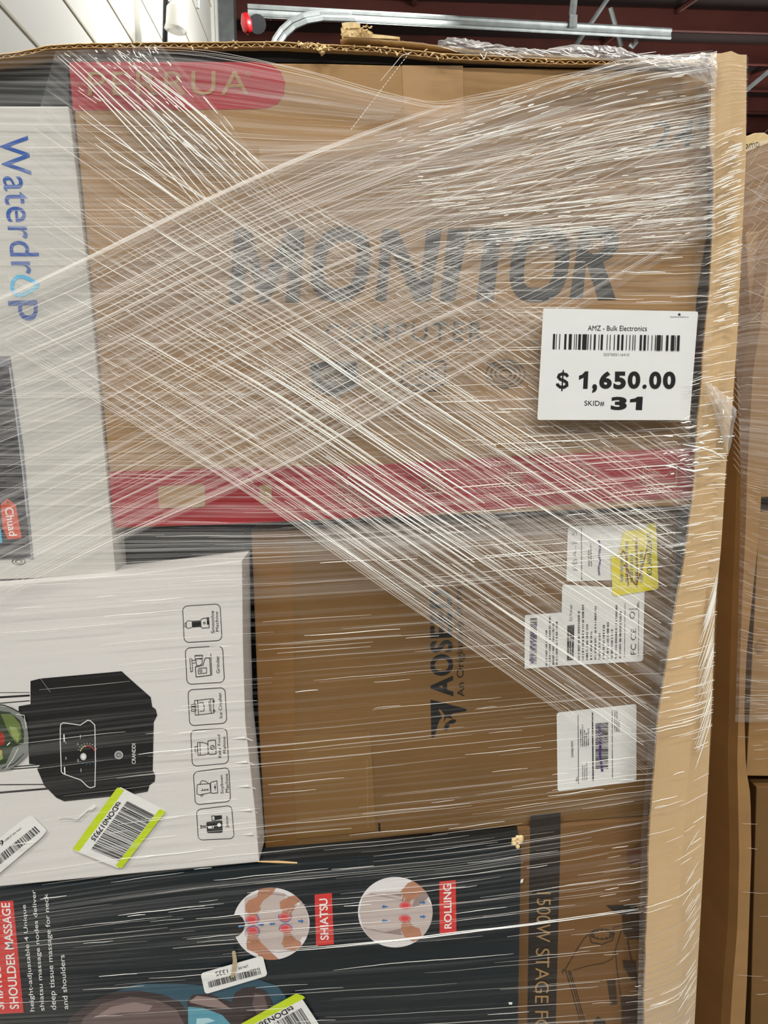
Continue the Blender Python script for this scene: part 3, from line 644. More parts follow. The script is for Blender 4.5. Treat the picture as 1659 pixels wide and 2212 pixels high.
L5 = label([(912, 1325), (1432, 1268), (1432, 1770), (918, 1838)], 'shipping_label', 'lower white shipping label with purple marker stroke', eps=0.0006)
def t5(a):
    a.line(z((1052, 1340), (1055, 1790)), 1.2, BLACK_I); a.line(z((1146, 1325), (1150, 1770)), 2.6, BLACK_I); a.line(z((1274, 1310), (1276, 1755)), 1.2, BLACK_I)
    a.text('D4306X07H', z((1008, 1615), (1006, 1512), (1020, 1510), (1022, 1613)), BLACK_I); a.scribble_text(z((1062, 1550), (1062, 1395), (1125, 1390), (1125, 1545)), DKGREY_I, 5, 9)
    a.scribble_text(z((1075, 1770), (1075, 1640), (1115, 1635), (1115, 1765)), GREYTXT, 3, 12); a.bars(z((1165, 1690), (1165, 1395), (1248, 1390), (1248, 1690)), DKGREY_I, 41, 44)
    a.line(z((1190, 1400), (1198, 1500), (1195, 1600), (1210, 1710)), 5, PURPLE_I); a.scribble_text(z((1285, 1450), (1285, 1310), (1325, 1306), (1325, 1448)), DKGREY_I, 3, 15)
    a.text('sioc', z((1034, 1775), (1034, 1745), (1050, 1743), (1050, 1773)), BLACK_I)
lab_art(L5, 'printed_text', t5)

# --- massager carton
ms = thing('massager_carton', 'dark teal carton with red captions and two round massage pictures', 'box')
carton('carton_body', [(-150, 1931), (200, 1905), (560, 1868), (900, 1842), (1126, 1822), (1118, 2290), (-150, 2290)], Y_MAS, 0.030, NAVY_C, ms)
bm = bmesh.new(); prism(bm, [P(-240, 1940, Y_MAS+0.0305), P(560, 1860, Y_MAS+0.0305), P(1108, 1800, Y_MAS+0.0305), P(1108, 2290, Y_MAS+0.0305), P(-240, 2290, Y_MAS+0.0305)], 0.001)
bmesh.ops.delete(bm, geom=bm.faces[:], context='FACES_ONLY') if False else None
bm.free()
a = Art(Y_MAS)
a.line([(632, 1864), (645, 1863), (648, 1918)], 1, DKGREY_I); a.build('flap_crease', ms)
a = Art(Y_MAS); a.line([(776, 1854), (778, 1920)], 1, DKGREY_I); a.build('flap_crease', ms)
bm = bmesh.new(); tube(bm, [P(556, 1861, Y_MAS-0.001), P(600, 1862, Y_MAS-0.0016), P(642, 1864, Y_MAS-0.001)], [0.0005, 0.0013, 0.0008], 6); bm_obj('torn_edge', bm, FLUTE, ms)
bm = bmesh.new(); rr = random.Random(9)
for q in range(16):
    c_ = P(1118+rr.uniform(-10, 10), 1820+rr.uniform(-12, 10), Y_MAS-0.002); bmesh.ops.create_icosphere(bm, subdivisions=1, radius=rr.uniform(0.0015, 0.0035), matrix=__import__('mathutils').Matrix.Translation(c_))
bm_obj('torn_corner', bm, CHIP, ms)
z = crop(0, 1880, 4.147)
a = Art(Y_MAS); a.poly(z((-120, 285), (118, 272), (212, 1275), (-120, 1292)), RED2_I)
a.text('SHOULDER MASSAGE', z((90, 1245), (10, 292), (88, 290), (172, 1240)), WHITE_I, 0.014, 1.02)
a.text('SHIATSU', z((-40, 1250), (-75, 860), (4, 850), (40, 1245)), WHITE_I, 0.014)
a.build('printed_caption', ms)
a = Art(Y_MAS)
for s_, q in (('height-adjustable 4 Unique', ((268, 1265), (195, 310), (240, 308), (322, 1262))), ('shiatsu massage nodes deliver', ((358, 1260), (282, 178), (328, 175), (412, 1256))),
              ('deep tissue massage for neck', ((455, 1250), (390, 210), (440, 206), (520, 1248))), ('and shoulders', ((566, 1245), (532, 760), (576, 756), (612, 1243)))):
    a.text(s_, z(*q), WHITE_I, 0.002)
a.build('printed_text', ms)
# round pictures
SK0 = mat('picture_back', rgb(190, 176, 170), 0.4); SK1 = mat('picture_skin', rgb(176, 124, 96), 0.4); SK2 = mat('picture_skin_shade', rgb(150, 98, 74), 0.4)
PNK = mat('picture_red_spot', rgb(206, 110, 108), 0.4); PNK2 = mat('picture_red_core', rgb(206, 70, 72), 0.4); HAIR = mat('picture_hair', rgb(26, 22, 24), 0.5); PICW = mat('picture_white', rgb(222, 218, 218), 0.4); TOWEL = mat('picture_towel', rgb(150, 132, 126), 0.5)
z = crop(400, 1850, 2.765)
def arrow(a, x, y, d, m=BLUE2_I):
    a.poly(z((x+d*16, y), (x, y-13), (x+d*4, y-5), (x-d*18, y-4), (x-d*18, y+4), (x+d*4, y+5), (x, y+13)), m)
def clipc(pts, c, r):
    out = []
    for x, y in pts:
        dx, dy = x-c[0], y-c[1]; l = math.hypot(dx/r[0], dy/r[1]); out.append((x, y) if l <= 1 else (c[0]+dx/l, c[1]+dy/l))
    return out
def dense(pts, n=6): return subdiv(pts, n)
def pic(c, r, items, nm):
    a = Art(Y_MAS); cc = z(c)[0]; a.ell(cc, r[0]/2.765, r[1]/2.765, PICW, n=56)
    for pts, m in items: a.poly(z(*clipc(dense(pts), c, r)), m)
    return a
c = (514, 402); r = (229, 216)
a = pic(c, r, [([(355, 250), (480, 200), (620, 225), (730, 300), (745, 480), (640, 560), (430, 560), (355, 470)], SK0), ([(600, 215), (700, 260), (680, 292), (600, 260)], PICW), ([(640, 575), (700, 480), (745, 478), (720, 560)], PICW),
    ([(360, 290), (380, 262), (430, 240), (440, 190), (545, 185), (520, 225), (465, 265), (445, 300), (420, 350), (395, 380), (380, 372), (385, 345), (360, 325)], SK1),
    ([(565, 270), (620, 240), (690, 225), (700, 262), (650, 290), (620, 330), (590, 378), (572, 372), (585, 330), (566, 310)], SK1),
    ([(365, 520), (372, 480), (395, 465), (400, 440), (420, 455), (440, 500), (500, 560), (560, 615), (470, 640), (430, 580), (370, 555)], SK1),
    ([(575, 520), (590, 480), (600, 450), (630, 480), (690, 510), (700, 560), (650, 565), (600, 555)], SK1)], '')
a.poly(z((288, 352), (325, 350), (345, 370), (358, 400), (350, 440), (325, 470), (290, 485), (270, 440), (268, 385)), HAIR)
for fs in (((430, 300), (405, 335), (392, 372)), ((448, 305), (425, 345), (410, 380)), ((410, 285), (385, 310), (376, 350)), ((640, 290), (612, 330), (596, 368)), ((655, 295), (630, 335), (612, 366)), ((620, 275), (595, 300), (582, 345)), ((425, 520), (405, 480), (398, 445)), ((442, 512), (425, 478), (412, 446)), ((405, 530), (385, 500), (380, 462)), ((640, 510), (615, 475), (604, 440)), ((655, 500), (630, 470), (616, 440)), ((615, 520), (597, 490), (590, 455))):
    a.line(z(*fs), [5.2, 4.4, 2.6], SK2); a.line(z(*fs), [4.2, 3.4, 1.8], SK1)
a.line(z((440, 215), (600, 232), (720, 290)), 1.2, TOWEL); a.line(z((430, 565), (560, 572), (660, 560)), 1.2, TOWEL)
for x, y in ((400, 378), (405, 440), (595, 365), (600, 428)): a.ell(z((x, y))[0], 14, 9.5, PNK); a.ell(z((x-4, y))[0], 8, 5, PNK2)
for x, y, a0, a1 in ((402, 375, -60, 170), (405, 450, -170, 60), (596, 358, -20, 200), (600, 436, 170, 370)): a.ring(z((x, y))[0], 14, 12, 1.4, BLUE2_I, a0=R(a0), a1=R(a1), n=16)
arrow(a, 455, 407, 1); arrow(a, 518, 402, -1); arrow(a, 692, 386, 1); arrow(a, 330, 418, -1)
a.build('printed_picture', ms)
c = (1255, 333); r = (223, 211)
a = pic(c, r, [([(1060, 240), (1110, 215), (1300, 205), (1430, 240), (1480, 300), (1478, 400), (1420, 480), (1300, 500), (1100, 500), (1060, 430), (1040, 330)], SK0), ([(1100, 195), (1290, 150), (1330, 135), (1300, 215), (1200, 218)], TOWEL) if False else ([(1190, 220), (1300, 215), (1290, 240)], TOWEL),
    ([(1285, 210), (1330, 160), (1380, 140), (1440, 200), (1410, 240), (1350, 260), (1320, 300), (1302, 290), (1315, 250)], SK1), ([(1370, 255), (1440, 200), (1470, 230), (1400, 290), (1350, 310)], TOWEL),
    ([(1290, 440), (1290, 410), (1310, 370), (1330, 410), (1400, 430), (1420, 490), (1360, 510), (1310, 480)], SK1), ([(1180, 455), (1290, 430), (1290, 470)], TOWEL)], '')
for fs in (((1350, 205), (1325, 245), (1310, 288)), ((1368, 212), (1345, 250), (1325, 288)), ((1330, 190), (1308, 225), (1298, 270)), ((1350, 440), (1325, 405), (1312, 375)), ((1365, 432), (1342, 402), (1325, 372)), ((1330, 452), (1308, 420), (1300, 385))):
    a.line(z(*fs), [5.2, 4.4, 2.6], SK2); a.line(z(*fs), [4.2, 3.4, 1.8], SK1)
a.line(z((1100, 225), (1200, 240), (1300, 262)), 1.4, TOWEL); a.line(z((1060, 425), (1180, 452), (1300, 465)), 1.4, TOWEL)
for x, y in ((1315, 293), (1312, 370)): a.ell(z((x, y))[0], 13, 8, PNK); a.ell(z((x, y))[0], 8, 5, PNK2)
arrow(a, 1190, 300, -1); arrow(a, 1190, 384, -1); arrow(a, 1420, 275, 1); arrow(a, 1420, 360, 1)
a.build('printed_picture', ms)
a = Art(Y_MAS); a.poly(z((773, 228), (876, 218), (888, 524), (782, 534)), RED2_I); a.text('SHIATSU', z((808, 500), (800, 254), (850, 250), (858, 497)), WHITE_I, 0.016); a.build('printed_caption', ms)
a = Art(Y_MAS); a.poly(z((1518, 150), (1616, 141), (1620, 452), (1520, 461)), RED2_I); a.text('ROLLING', z((1548, 432), (1540, 166), (1590, 162), (1592, 430)), WHITE_I, 0.016); a.build('printed_caption', ms)
# massager pictured at the bottom
MB1 = mat('picture_brown_leather', rgb(96, 78, 76), 0.35); MB2 = mat('picture_brown_shade', rgb(52, 42, 42), 0.35); MB3 = mat('picture_brown_light', rgb(140, 120, 116), 0.35); TEAL = mat('picture_teal_glow', rgb(44, 78, 94), 0.4); TEAL2 = mat('picture_teal_pad', rgb(84, 150, 168), 0.4)
z = crop(0, 1500, 2.0)
a = Art(Y_MAS)
a.poly(z((300, 1560), (380, 1380), (480, 1290), (600, 1250), (780, 1250), (900, 1260), (1080, 1220), (1200, 1260), (1250, 1330), (1260, 1560)), TEAL)
a.poly(z((240, 1560), (300, 1400), (400, 1320), (500, 1284), (600, 1280), (700, 1296), (780, 1330), (830, 1400), (850, 1560)), MB2)
a.poly(z((300, 1560), (360, 1400), (440, 1335), (560, 1305), (680, 1320), (760, 1360), (800, 1430), (800, 1560)), MB1)
a.poly(z((400, 1400), (480, 1350), (580, 1330), (660, 1345), (640, 1370), (520, 1375)), MB3)
a.poly(z((1015, 1290), (1050, 1268), (1100, 1262), (1150, 1280), (1180, 1330), (1180, 1420), (1120, 1470), (1020, 1400), (1000, 1330)), MB2)
a.poly(z((1100, 1290), (1140, 1300), (1160, 1360), (1120, 1400), (1090, 1340)), MB1)
a.poly(z((808, 1330), (830, 1298), (900, 1292), (1000, 1330), (1060, 1400), (1080, 1560), (820, 1560)), MB2)
a.poly(z((816, 1330), (850, 1302), (930, 1312), (1000, 1360), (900, 1350)), MB3)
a.poly(z((812, 1350), (880, 1355), (960, 1385), (1010, 1440), (1020, 1560), (815, 1560)), TEAL2)
a.poly(z((850, 1400), (900, 1398), (930, 1410), (880, 1425), (930, 1450), (860, 1500), (845, 1450)), mat('picture_pale_teal', rgb(170, 206, 214), 0.4))
a.build('printed_massager', ms)
# stickers
z = crop(0, 1500, 2.0)
a = Art(Y_MAS); a.eps = 0.0024; a.rrect(z((866, 1205), (1135, 1128), (1156, 1215), (886, 1296)), PAPER, 0.05, 3); so = a.build('inventory_sticker', ms); so['label'] = 'white inventory sticker with a scrap of tape'
a = Art(Y_MAS); a.eps = 0.0027; a.bars(z((898, 1242), (1120, 1180), (1128, 1208), (904, 1268)), BLACK_I, 55, 48); a.build('barcode', so)
a = Art(Y_MAS); a.eps = 0.0027; a.text('1335', z((986, 1206), (934, 1218), (930, 1198), (982, 1186)), BLACK_I); a.text('LPN RR', z((1072, 1178), (1030, 1190), (1028, 1180), (1070, 1168)), BLACK_I); a.build('printed_number', so)
bm = bmesh.new(); prism(bm, [P(x, y, Y_MAS-0.0045) for x, y in z((1002, 1112), (1016, 1110), (1024, 1150), (1020, 1190), (1012, 1222), (996, 1224), (1002, 1190), (1006, 1150))], 0.0008); o = bm_obj('tape_scrap', bm, mat('tape_scrap_tan', rgb(176, 158, 128), 0.6), ms)
a = Art(Y_MAS); a.eps = 0.0030; a.rrect(z((1040, 1424), (1290, 1292), (1480, 1580), (1230, 1700)), PAPER, 0.03, 1); a.poly(z((1040, 1424), (1280, 1292), (1310, 1302), (1318, 1312), (1090, 1428)), LIME)
so = a.build('inventory_sticker', ms); so['label'] = 'lime edged inventory sticker at the bottom'
a = Art(Y_MAS); a.eps = 0.0033; a.text('tsDON38695', z((1275, 1364), (1075, 1466), (1062, 1446), (1262, 1343)), BLACK_I, 0.02); a.build('printed_number', so)
a = Art(Y_MAS); a.eps = 0.0033; a.bars(z((1300, 1355), (1080, 1475), (1140, 1570), (1360, 1450)), BLACK_I, 77, 50); a.build('barcode', so)
a = Art(Y_MAS); a.poly([(1125, 1900), (1131, 1898), (1129, 1906), (1124, 1908)], WHITE_I); a.build('scuff_mark', ms); a = Art(Y_MAS); a.poly([(1098, 2165), (1107, 2165), (1106, 2170), (1100, 2170)], WHITE_I); a.build('scuff_mark', ms)

# --- stage light carton
sg = thing('stage_light_carton', 'kraft carton with black band and line drawing, bottom right of the load', 'box')
carton('carton_body', [(1118, 1790), (1400, 1768), (1440, 1768), (1440, 2300), (1090, 2300)], Y_STG, 0.2, mat('stage_kraft_shaded', rgb(112, 78, 38), 0.7, noise=((7, 7, 9), 4, 0.07)), sg)  # board colour darkened to carry the shade low in the stack
bm = bmesh.new(); prism(bm, [P(1345, 1790, Y_STG+0.22), P(1460, 1780, Y_STG+0.22), P(1460, 2300, Y_STG+0.22), P(1345, 2300, Y_STG+0.22)], 0.001); bm.free()
SD = mat('stage_dark_ink', rgb(36, 28, 19), 0.6); SL = mat('stage_line_ink', rgb(58, 38, 17), 0.7)
a = Art(Y_STG); z = crop(1100, 1720, 4.497)
a.poly(z((205, 188), (500, 158), (495, 560), (478, 1200), (450, 2290), (175, 2290), (190, 1200)), SD)
a.build('black_band', sg)
a = Art(Y_STG); a.eps = 0.0009
# serif capitals reading downwards: x = right is up
def srf(s_, q): a.text(s_, z(*q), GOLD_I, 0.0)
srf('1500W', ((405, 935), (398, 1420), (262, 1410), (268, 935)))
srf('STAGE', ((392, 1480), (382, 2010), (248, 2010), (258, 1478)))
srf('FOL', ((380, 2085), (375, 2400), (245, 2400), (250, 2085)))
a.build('printed_name', sg)
a = Art(Y_STG)
a.line(z((540, 1690), (640, 1520), (720, 1390), (780, 1330), (850, 1320)), 2.2, SL); a.line(z((780, 1350), (800, 1420), (900, 1440), (1000, 1400), (1020, 1340), (1015, 1290)), 2.6, SL)
a.ring(z((900, 1340))[0], 24, 11, 2.5, SL)
for q in range(12): a.line(z((900+80*cos(q*pi/6), 1340+34*sin(q*pi/6)), (900+100*cos(q*pi/6), 1340+44*sin(q*pi/6))), 3.5, SD)
a.line(z((1000, 1280), (1080, 1262)), 2, SL)
a.line(z((620, 1690), (760, 1650), (920, 1620), (1000, 1580), (1030, 1500), (1060, 1400), (1090, 1300)), 1.8, SL); a.line(z((1030, 1500), (1050, 1700), (1085, 1950), (1100, 2290)), 1.8, SL)
a.line(z((1150, 1400), (1180, 1560), (1230, 1700), (1250, 1900)), 3, SL)
for d in (0, 24, 44): a.line(z((548+d, 1690), (628+d, 1960), (720+d, 2290)), 1.5, SD)
a.line(z((518, 1720), (524, 1686), (545, 1686)), 2, SD); a.poly(z((575, 1710), (610, 1712), (606, 1742), (580, 1740)), SL)
a.poly(z((950, 1790), (1030, 1770), (1050, 2020), (985, 2030)), SL); a.poly(z((1100, 1590), (1230, 1600), (1240, 1780), (1190, 1790), (1110, 1660)), SL)
a.poly(z((1090, 1950), (1290, 1950), (1290, 2290), (1110, 2290)), SL); a.poly(z((800, 2230), (860, 2140), (930, 2180), (960, 2290), (800, 2290)), SD)
a.build('printed_drawing', sg)
a = Art(Y_STG); a.eps = 0.0008; a.poly(z((1150, 520), (1290, 440), (1290, 660), (1150, 650)), mat('stage_brown_patch', rgb(96, 62, 40), 0.5)); a.poly(z((940, 1060), (1240, 1050), (1250, 1120), (1100, 1150), (1030, 1130)), SD); a.build('printed_lamp', sg)
a = Art(Y_STG); a.eps = 0.0011
a.poly(z((1100, 1140), (1290, 1140), (1290, 1380), (1150, 1390), (1100, 1300)), SL); a.build('printed_lamp', sg)

# --- plain cartons and pallet that carry the load (below the frame)
t = thing('base_carton', 'plain kraft carton on the pallet under the load', 'box')
bm = bmesh.new(); box(bm, (-0.06, 0.94, 0.14+0.26), (0.72, 0.40, 0.52)); bm_obj('carton_body', bm, KRAFTB, t)
t = thing('pallet', 'wooden pallet on the floor under the wrapped load', 'pallet')
for q in range(7):
    bm = bmesh.new(); box(bm, (-0.05, 0.79+q*0.14, 0.131), (0.86, 0.09, 0.018)); bm_obj('deck_board', bm, WOOD, t)
for xx in (-0.43, -0.05, 0.33):
    bm = bmesh.new(); box(bm, (xx, 1.21, 0.061), (0.09, 0.93, 0.122)); bm_obj('stringer', bm, WOOD, t)

# ------------------------------------------------------------------ outer cardboard bin round the load
def interp(poly, y):
    for (x0, y0), (x1, y1) in zip(poly, poly[1:]):
        if y <= y1: return x0+(x1-x0)*(y-y0)/(y1-y0)
    return poly[-1][0]
LE = [(1537, 112), (1534, 290), (1532, 320), (1542, 365), (1535, 600), (1521, 730), (1512, 870), (1502, 960), (1498, 1050), (1484, 1170), (1462, 1300), (1441, 1430), (1422, 1550), (1414, 1650), (1403, 1780), (1398, 1960), (1393, 2100), (1388, 2320)]
RE = [(1613, 120), (1611, 350), (1601, 550), (1592, 740), (1582, 880), (1568, 1010), (1558, 1180), (1546, 1300), (1539, 1500), (1529, 1700), (1515, 1950), (1503, 2160), (1494, 2320)]
CE = [(1580, 110), (1576, 350), (1568, 600), (1560, 740), (1548, 900), (1540, 1100), (1524, 1290), (1505, 1450), (1491, 1620), (1478, 1780), (1466, 1950), (1461, 2100), (1457, 2320)]
binn = thing('cardboard_bin', 'tall kraft corner board standing at the right edge of the load', 'cardboard bin')
ys = [118+i*(2320-118)/70 for i in range(71)]
bm = bmesh.new(); rows = []
rnd = random.Random(3)
for y in ys:
    ty = 0.5 if y < 140 else 0
    l = interp(LE, y)+rnd.uniform(-1.3, 1.3); c = interp(CE, y); r = interp(RE, y); k = ease((y-1150)/300)
    yo = -6*ty
    rows.append([bm.verts.new(P(l, y+yo, 0.7175)), bm.verts.new(P((l+c)/2, y+yo, 0.7160)), bm.verts.new(P(c, y-8 if y < 120 else y, 0.7140)), bm.verts.new(P((c+r)/2, y, 0.7165+0.001*k)), bm.verts.new(P(r, y, 0.7195+0.004*k)),
                 bm.verts.new(P(r, y, 0.7195+0.004*k)+Vector((0.002, 0.03, 0))), bm.verts.new(P(r, y, 0.7195+0.004*k)+Vector((0.0, 0.9, 0)))])
rows.append([bm.verts.new((v.co.x, v.co.y, 0.14)) for v in rows[-1]])
for a_, b_ in zip(rows, rows[1:]):
    for q in range(len(a_)-1): bm.faces.new((a_[q], b_[q], b_[q+1], a_[q+1]))
o = bm_obj('corner_board', bm, KRAFT3, binn, False); md = o.modifiers.new('s', 'SOLIDIFY'); md.thickness = 0.005; md.offset = -1
# raw fluted edge of the board
bm = bmesh.new()
for i in range(240):
    y = 130+i*9.1; l = interp(LE, y); tube(bm, [P(l-0.5, y, 0.7165), P(l-2.5+rnd.uniform(-1, 1), y+4, 0.7195), P(l-0.5, y+8.5, 0.7225)], 0.00035, 4, False)
bm_obj('fluted_edge', bm, FLUTE, binn)
# back wall and left wall of the bin
bm = bmesh.new(); box(bm, (-0.06, 1.66, 0.97), (0.85, 0.006, 1.60)); box(bm, (-0.49, 1.20, 0.97), (0.006, 0.92, 1.60)); bm_obj('bin_wall', bm, KRAFTB, binn)

# lid on top, cut edge towards the viewer
lid = thing('cardboard_sheet', 'torn double layer cardboard lid along the top of the load, fluting showing', 'cardboard sheet')
TOP = [(-260, 140), (-10, 118), (40, 112), (72, 106), (100, 98), (170, 94), (300, 92), (600, 90), (700, 96), (840, 103), (960, 116), (1080, 121), (1200, 128), (1360, 128), (1535, 131)]
BOT = [(-260, 152), (-10, 128), (40, 121), (72, 115), (100, 106), (170, 103), (300, 102), (600, 101), (700, 106), (840, 113), (960, 127), (1080, 132), (1200, 138), (1360, 138), (1535, 139)]
def px_at(poly, x):
    for (x0, y0), (x1, y1) in zip(poly, poly[1:]):
        if x <= x1: return y0+(y1-y0)*(x-x0)/(x1-x0)
    return poly[-1][1]
YL = 0.730
for nm, poly, th in (('top_liner', TOP, 0.7), ('bottom_liner', BOT, 0.7)):
    bm = bmesh.new(); pr = None
    for i in range(181):
        x = -260+i*(1535+260)/180; y = px_at(poly, x)+rnd.uniform(-0.5, 0.5)
        a1 = P(x, y-th, YL+rnd.uniform(0, 0.0015)); a2 = P(x, y+th, YL); r_ = [bm.verts.new(a1), bm.verts.new(a2), bm.verts.new(a2+Vector((0, 0.62, 0))), bm.verts.new(a1+Vector((0, 0.62, 0)))]
        if pr:
            for q in range(4): bm.faces.new((pr[q], pr[(q+1) % 4], r_[(q+1) % 4], r_[q]))
        pr = r_
    bm_obj(nm, bm, KRAFT if nm == 'bottom_liner' else FLUTE, lid)
bm = bmesh.new(); pr = None; i = 0; x = -260
while x < 1535:
    tpx = x; up = (i % 2 == 0); y = px_at(TOP, x)+1.3 if up else px_at(BOT, x)-1.3
    a1 = P(x, y, YL+0.001); r_ = [bm.verts.new(a1), bm.verts.new(a1+Vector((0, 0.3, 0)))]
    if pr: bm.faces.new((pr[0], pr[1], r_[1], r_[0]))
    pr = r_; x += 11.3+rnd.uniform(-0.8, 0.8); i += 1
o = bm_obj('fluting', bm, FLUTE, lid); md = o.modifiers.new('s', 'SOLIDIFY'); md.thickness = 0.0007
# second layer on the right half
TOP2 = [(735, 86), (760, 80), (800, 84), (900, 92), (985, 104), (1050, 112), (1160, 118), (1260, 124), (1370, 130), (1500, 140)]
bm = bmesh.new(); pr = None
for i in range(91):
    x = 735+i*(1500-735)/90; y = px_at(TOP2, x)+rnd.uniform(-0.8, 0.8); a1 = P(x, y-1, YL-0.0005); a2 = P(x, min(px_at(TOP, x)-0.5, y+2.6), YL)
    r_ = [bm.verts.new(a1), bm.verts.new(a2), bm.verts.new(a2+Vector((0, 0.5, 0))), bm.verts.new(a1+Vector((0, 0.5, 0)))]
    if pr:
        for q in range(4): bm.faces.new((pr[q], pr[(q+1) % 4], r_[(q+1) % 4], r_[q]))
    pr = r_
bm_obj('upper_liner', bm, KRAFT3, lid)
bm = bmesh.new()
for q in range(70):     # torn fibres along the cut
    x = rnd.choice((rnd.uniform(640, 710), rnd.uniform(740, 980), rnd.uniform(200, 1300))); y = px_at(BOT, x)+rnd.uniform(-12, 3)
    p0 = P(x, y, YL-0.001); p1 = P(x+rnd.uniform(-9, 9), y+rnd.uniform(-6, 8), YL-0.003); tube(bm, [p0, (p0+p1)/2+Vector((0, 0, 0.0006)), p1], [0.0008, 0.0006, 0.0002], 5)
for (x, y) in ((690, 104), (694, 109), (700, 100), (650, 93)):
    tube(bm, [P(x, y, YL-0.001), P(x+3, y+6, YL-0.004), P(x+1, y+11, YL-0.002)], [0.0010, 0.0022, 0.0008], 6)
bm_obj('torn_fibre', bm, CHIP, lid)

# scrap of torn board on the lid
ck = thing('board_scrap', 'torn pale scrap of board lying on top of the lid', 'scrap')
bm = bmesh.new(); Mx = __import__('mathutils').Matrix
prism(bm, [P(x, y, YL-0.002) for x, y in ((738, 50), (760, 47), (778, 50), (776, 60), (742, 61))], 0.02); bm_obj('rolled_end', bm, CHIP, ck)
bm = bmesh.new(); prism(bm, [P(x, y, YL-0.001) for x, y in ((736, 62), (742, 58), (770, 59), (790, 64), (802, 68), (800, 73), (830, 76), (864, 80), (862, 84), (800, 82), (760, 80), (741, 78))], 0.03); bm_obj('torn_sheet', bm, CHIP, ck)
bm = bmesh.new()
for q in range(40):
    x = rnd.uniform(736, 805); y = rnd.uniform(56, 78); p0 = P(x, y, YL-0.003); p1 = P(x+rnd.uniform(-8, 8), y+rnd.uniform(-5, 3), YL-0.006); tube(bm, [p0, p1], [0.0007, 0.0002], 5)
bm_obj('loose_fibre', bm, CHIP, ck)

# ------------------------------------------------------------------ neighbouring load on the right
nb = thing('neighbour_bin', 'kraft bin wall of the neighbouring wrapped load at right edge', 'cardboard bin')
CN = [(1690, 296), (1676, 420), (1659, 520), (1638, 700), (1621, 800), (1609, 1010), (1605, 1150), (1598, 1300), (1592, 1500), (1588, 1640), (1592, 1850), (1588, 2000), (1578, 2120), (1566, 2320)]
EN = [(1720, 296), (1715, 420), (1705, 600), (1690, 800), (1656, 998), (1642, 1053), (1635, 1161), (1621, 1297), (1611, 1400), (1606, 1527), (1608, 1650), (1618, 1712), (1620, 1836), (1616, 1959), (1610, 2124), (1600, 2320)]
YN = 0.95
bm = bmesh.new(); rows = []
for i in range(60):
    y = 300+i*(2320-300)/59; c = interp(CN, y); e = interp(EN, y); p = P(c, y, YN); e_ = P(e, y, YN-0.004); kk = 0
    flare = ease((620-y)/330)*0.03
    rows.append([bm.verts.new(e_), bm.verts.new(p+Vector((0.003, -0.003, 0))), bm.verts.new(p+Vector((-0.001, 0.01, 0))), bm.verts.new(p+Vector((-0.012-flare, 0.14, 0))), bm.verts.new(p+Vector((-0.012-flare, 1.0, 0)))])
rows.append([bm.verts.new((v.co.x, v.co.y, 0.14)) for v in rows[-1]])
for a_, b_ in zip(rows, rows[1:]):
    for q in range(4): bm.faces.new((a_[q], b_[q], b_[q+1], a_[q+1]))
o = bm_obj('bin_wall', bm, KRAFT, nb); md = o.modifiers.new('s', 'SOLIDIFY'); md.thickness = 0.005; md.offset = -1
o.data.materials[0] = KRAFT
for nm, pts, lab, m in (('shipping_carton', [(1611, 500), (1900, 500), (1900, 1060), (1640, 1075)], 'kraft carton high in the neighbouring load, behind its film', KRAFT),
                        ('shipping_carton', [(1640, 1110), (1900, 1100), (1900, 1680), (1612, 1676)], 'tan kraft carton in the middle of the neighbouring load', KRAFT),
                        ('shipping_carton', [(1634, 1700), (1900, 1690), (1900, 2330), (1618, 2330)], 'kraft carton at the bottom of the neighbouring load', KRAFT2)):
    tt = thing(nm, lab, 'box'); carton('carton_body', pts, YN+0.012, 0.3, m, tt)
    if '1110' in str(pts):
        bm = bmesh.new(); tube(bm, [P(1642, 1393, YN+0.0125), P(1642, 1393, YN+0.009)], 0.007, 16); bm_obj('hand_hole_flap', bm, KRAFTB, tt)
t = thing('base_carton', 'plain kraft carton under the neighbouring load, on its pallet', 'box')
zb = P(1640, 2330, YN+0.012).z
bm = bmesh.new(); box(bm, (0.60, YN+0.162, (0.142+zb)/2), (0.24, 0.29, zb-0.142)); bm_obj('carton_body', bm, KRAFTB, t)
t = thing('pallet', 'wooden pallet under the neighbouring load at the right', 'pallet')
for q in range(7):
    bm = bmesh.new(); box(bm, (0.86, 0.98+q*0.14, 0.131), (0.86, 0.09, 0.018)); bm_obj('deck_board', bm, WOOD, t)
for xx in (0.48, 0.86, 1.24):
    bm = bmesh.new(); box(bm, (xx, 1.40, 0.061), (0.09, 0.93, 0.122)); bm_obj('stringer', bm, WOOD, t)
am = thing('curved_carton', 'pale carton with small dark lettering rising behind the neighbouring load', 'box')
carton('carton_body', [(1560, 310), (1612, 294), (1630, 287), (1650, 286), (1662, 292), (1662, 420), (1560, 420)], 1.30, 0.2, mat('cream_board', rgb(206, 182, 132), 0.6), am)
a = Art(1.30); a.text('amp', [(1610, 312), (1640, 306), (1642, 322), (1612, 328)], BLACK_I, 0.0); a.build('printed_name', am)

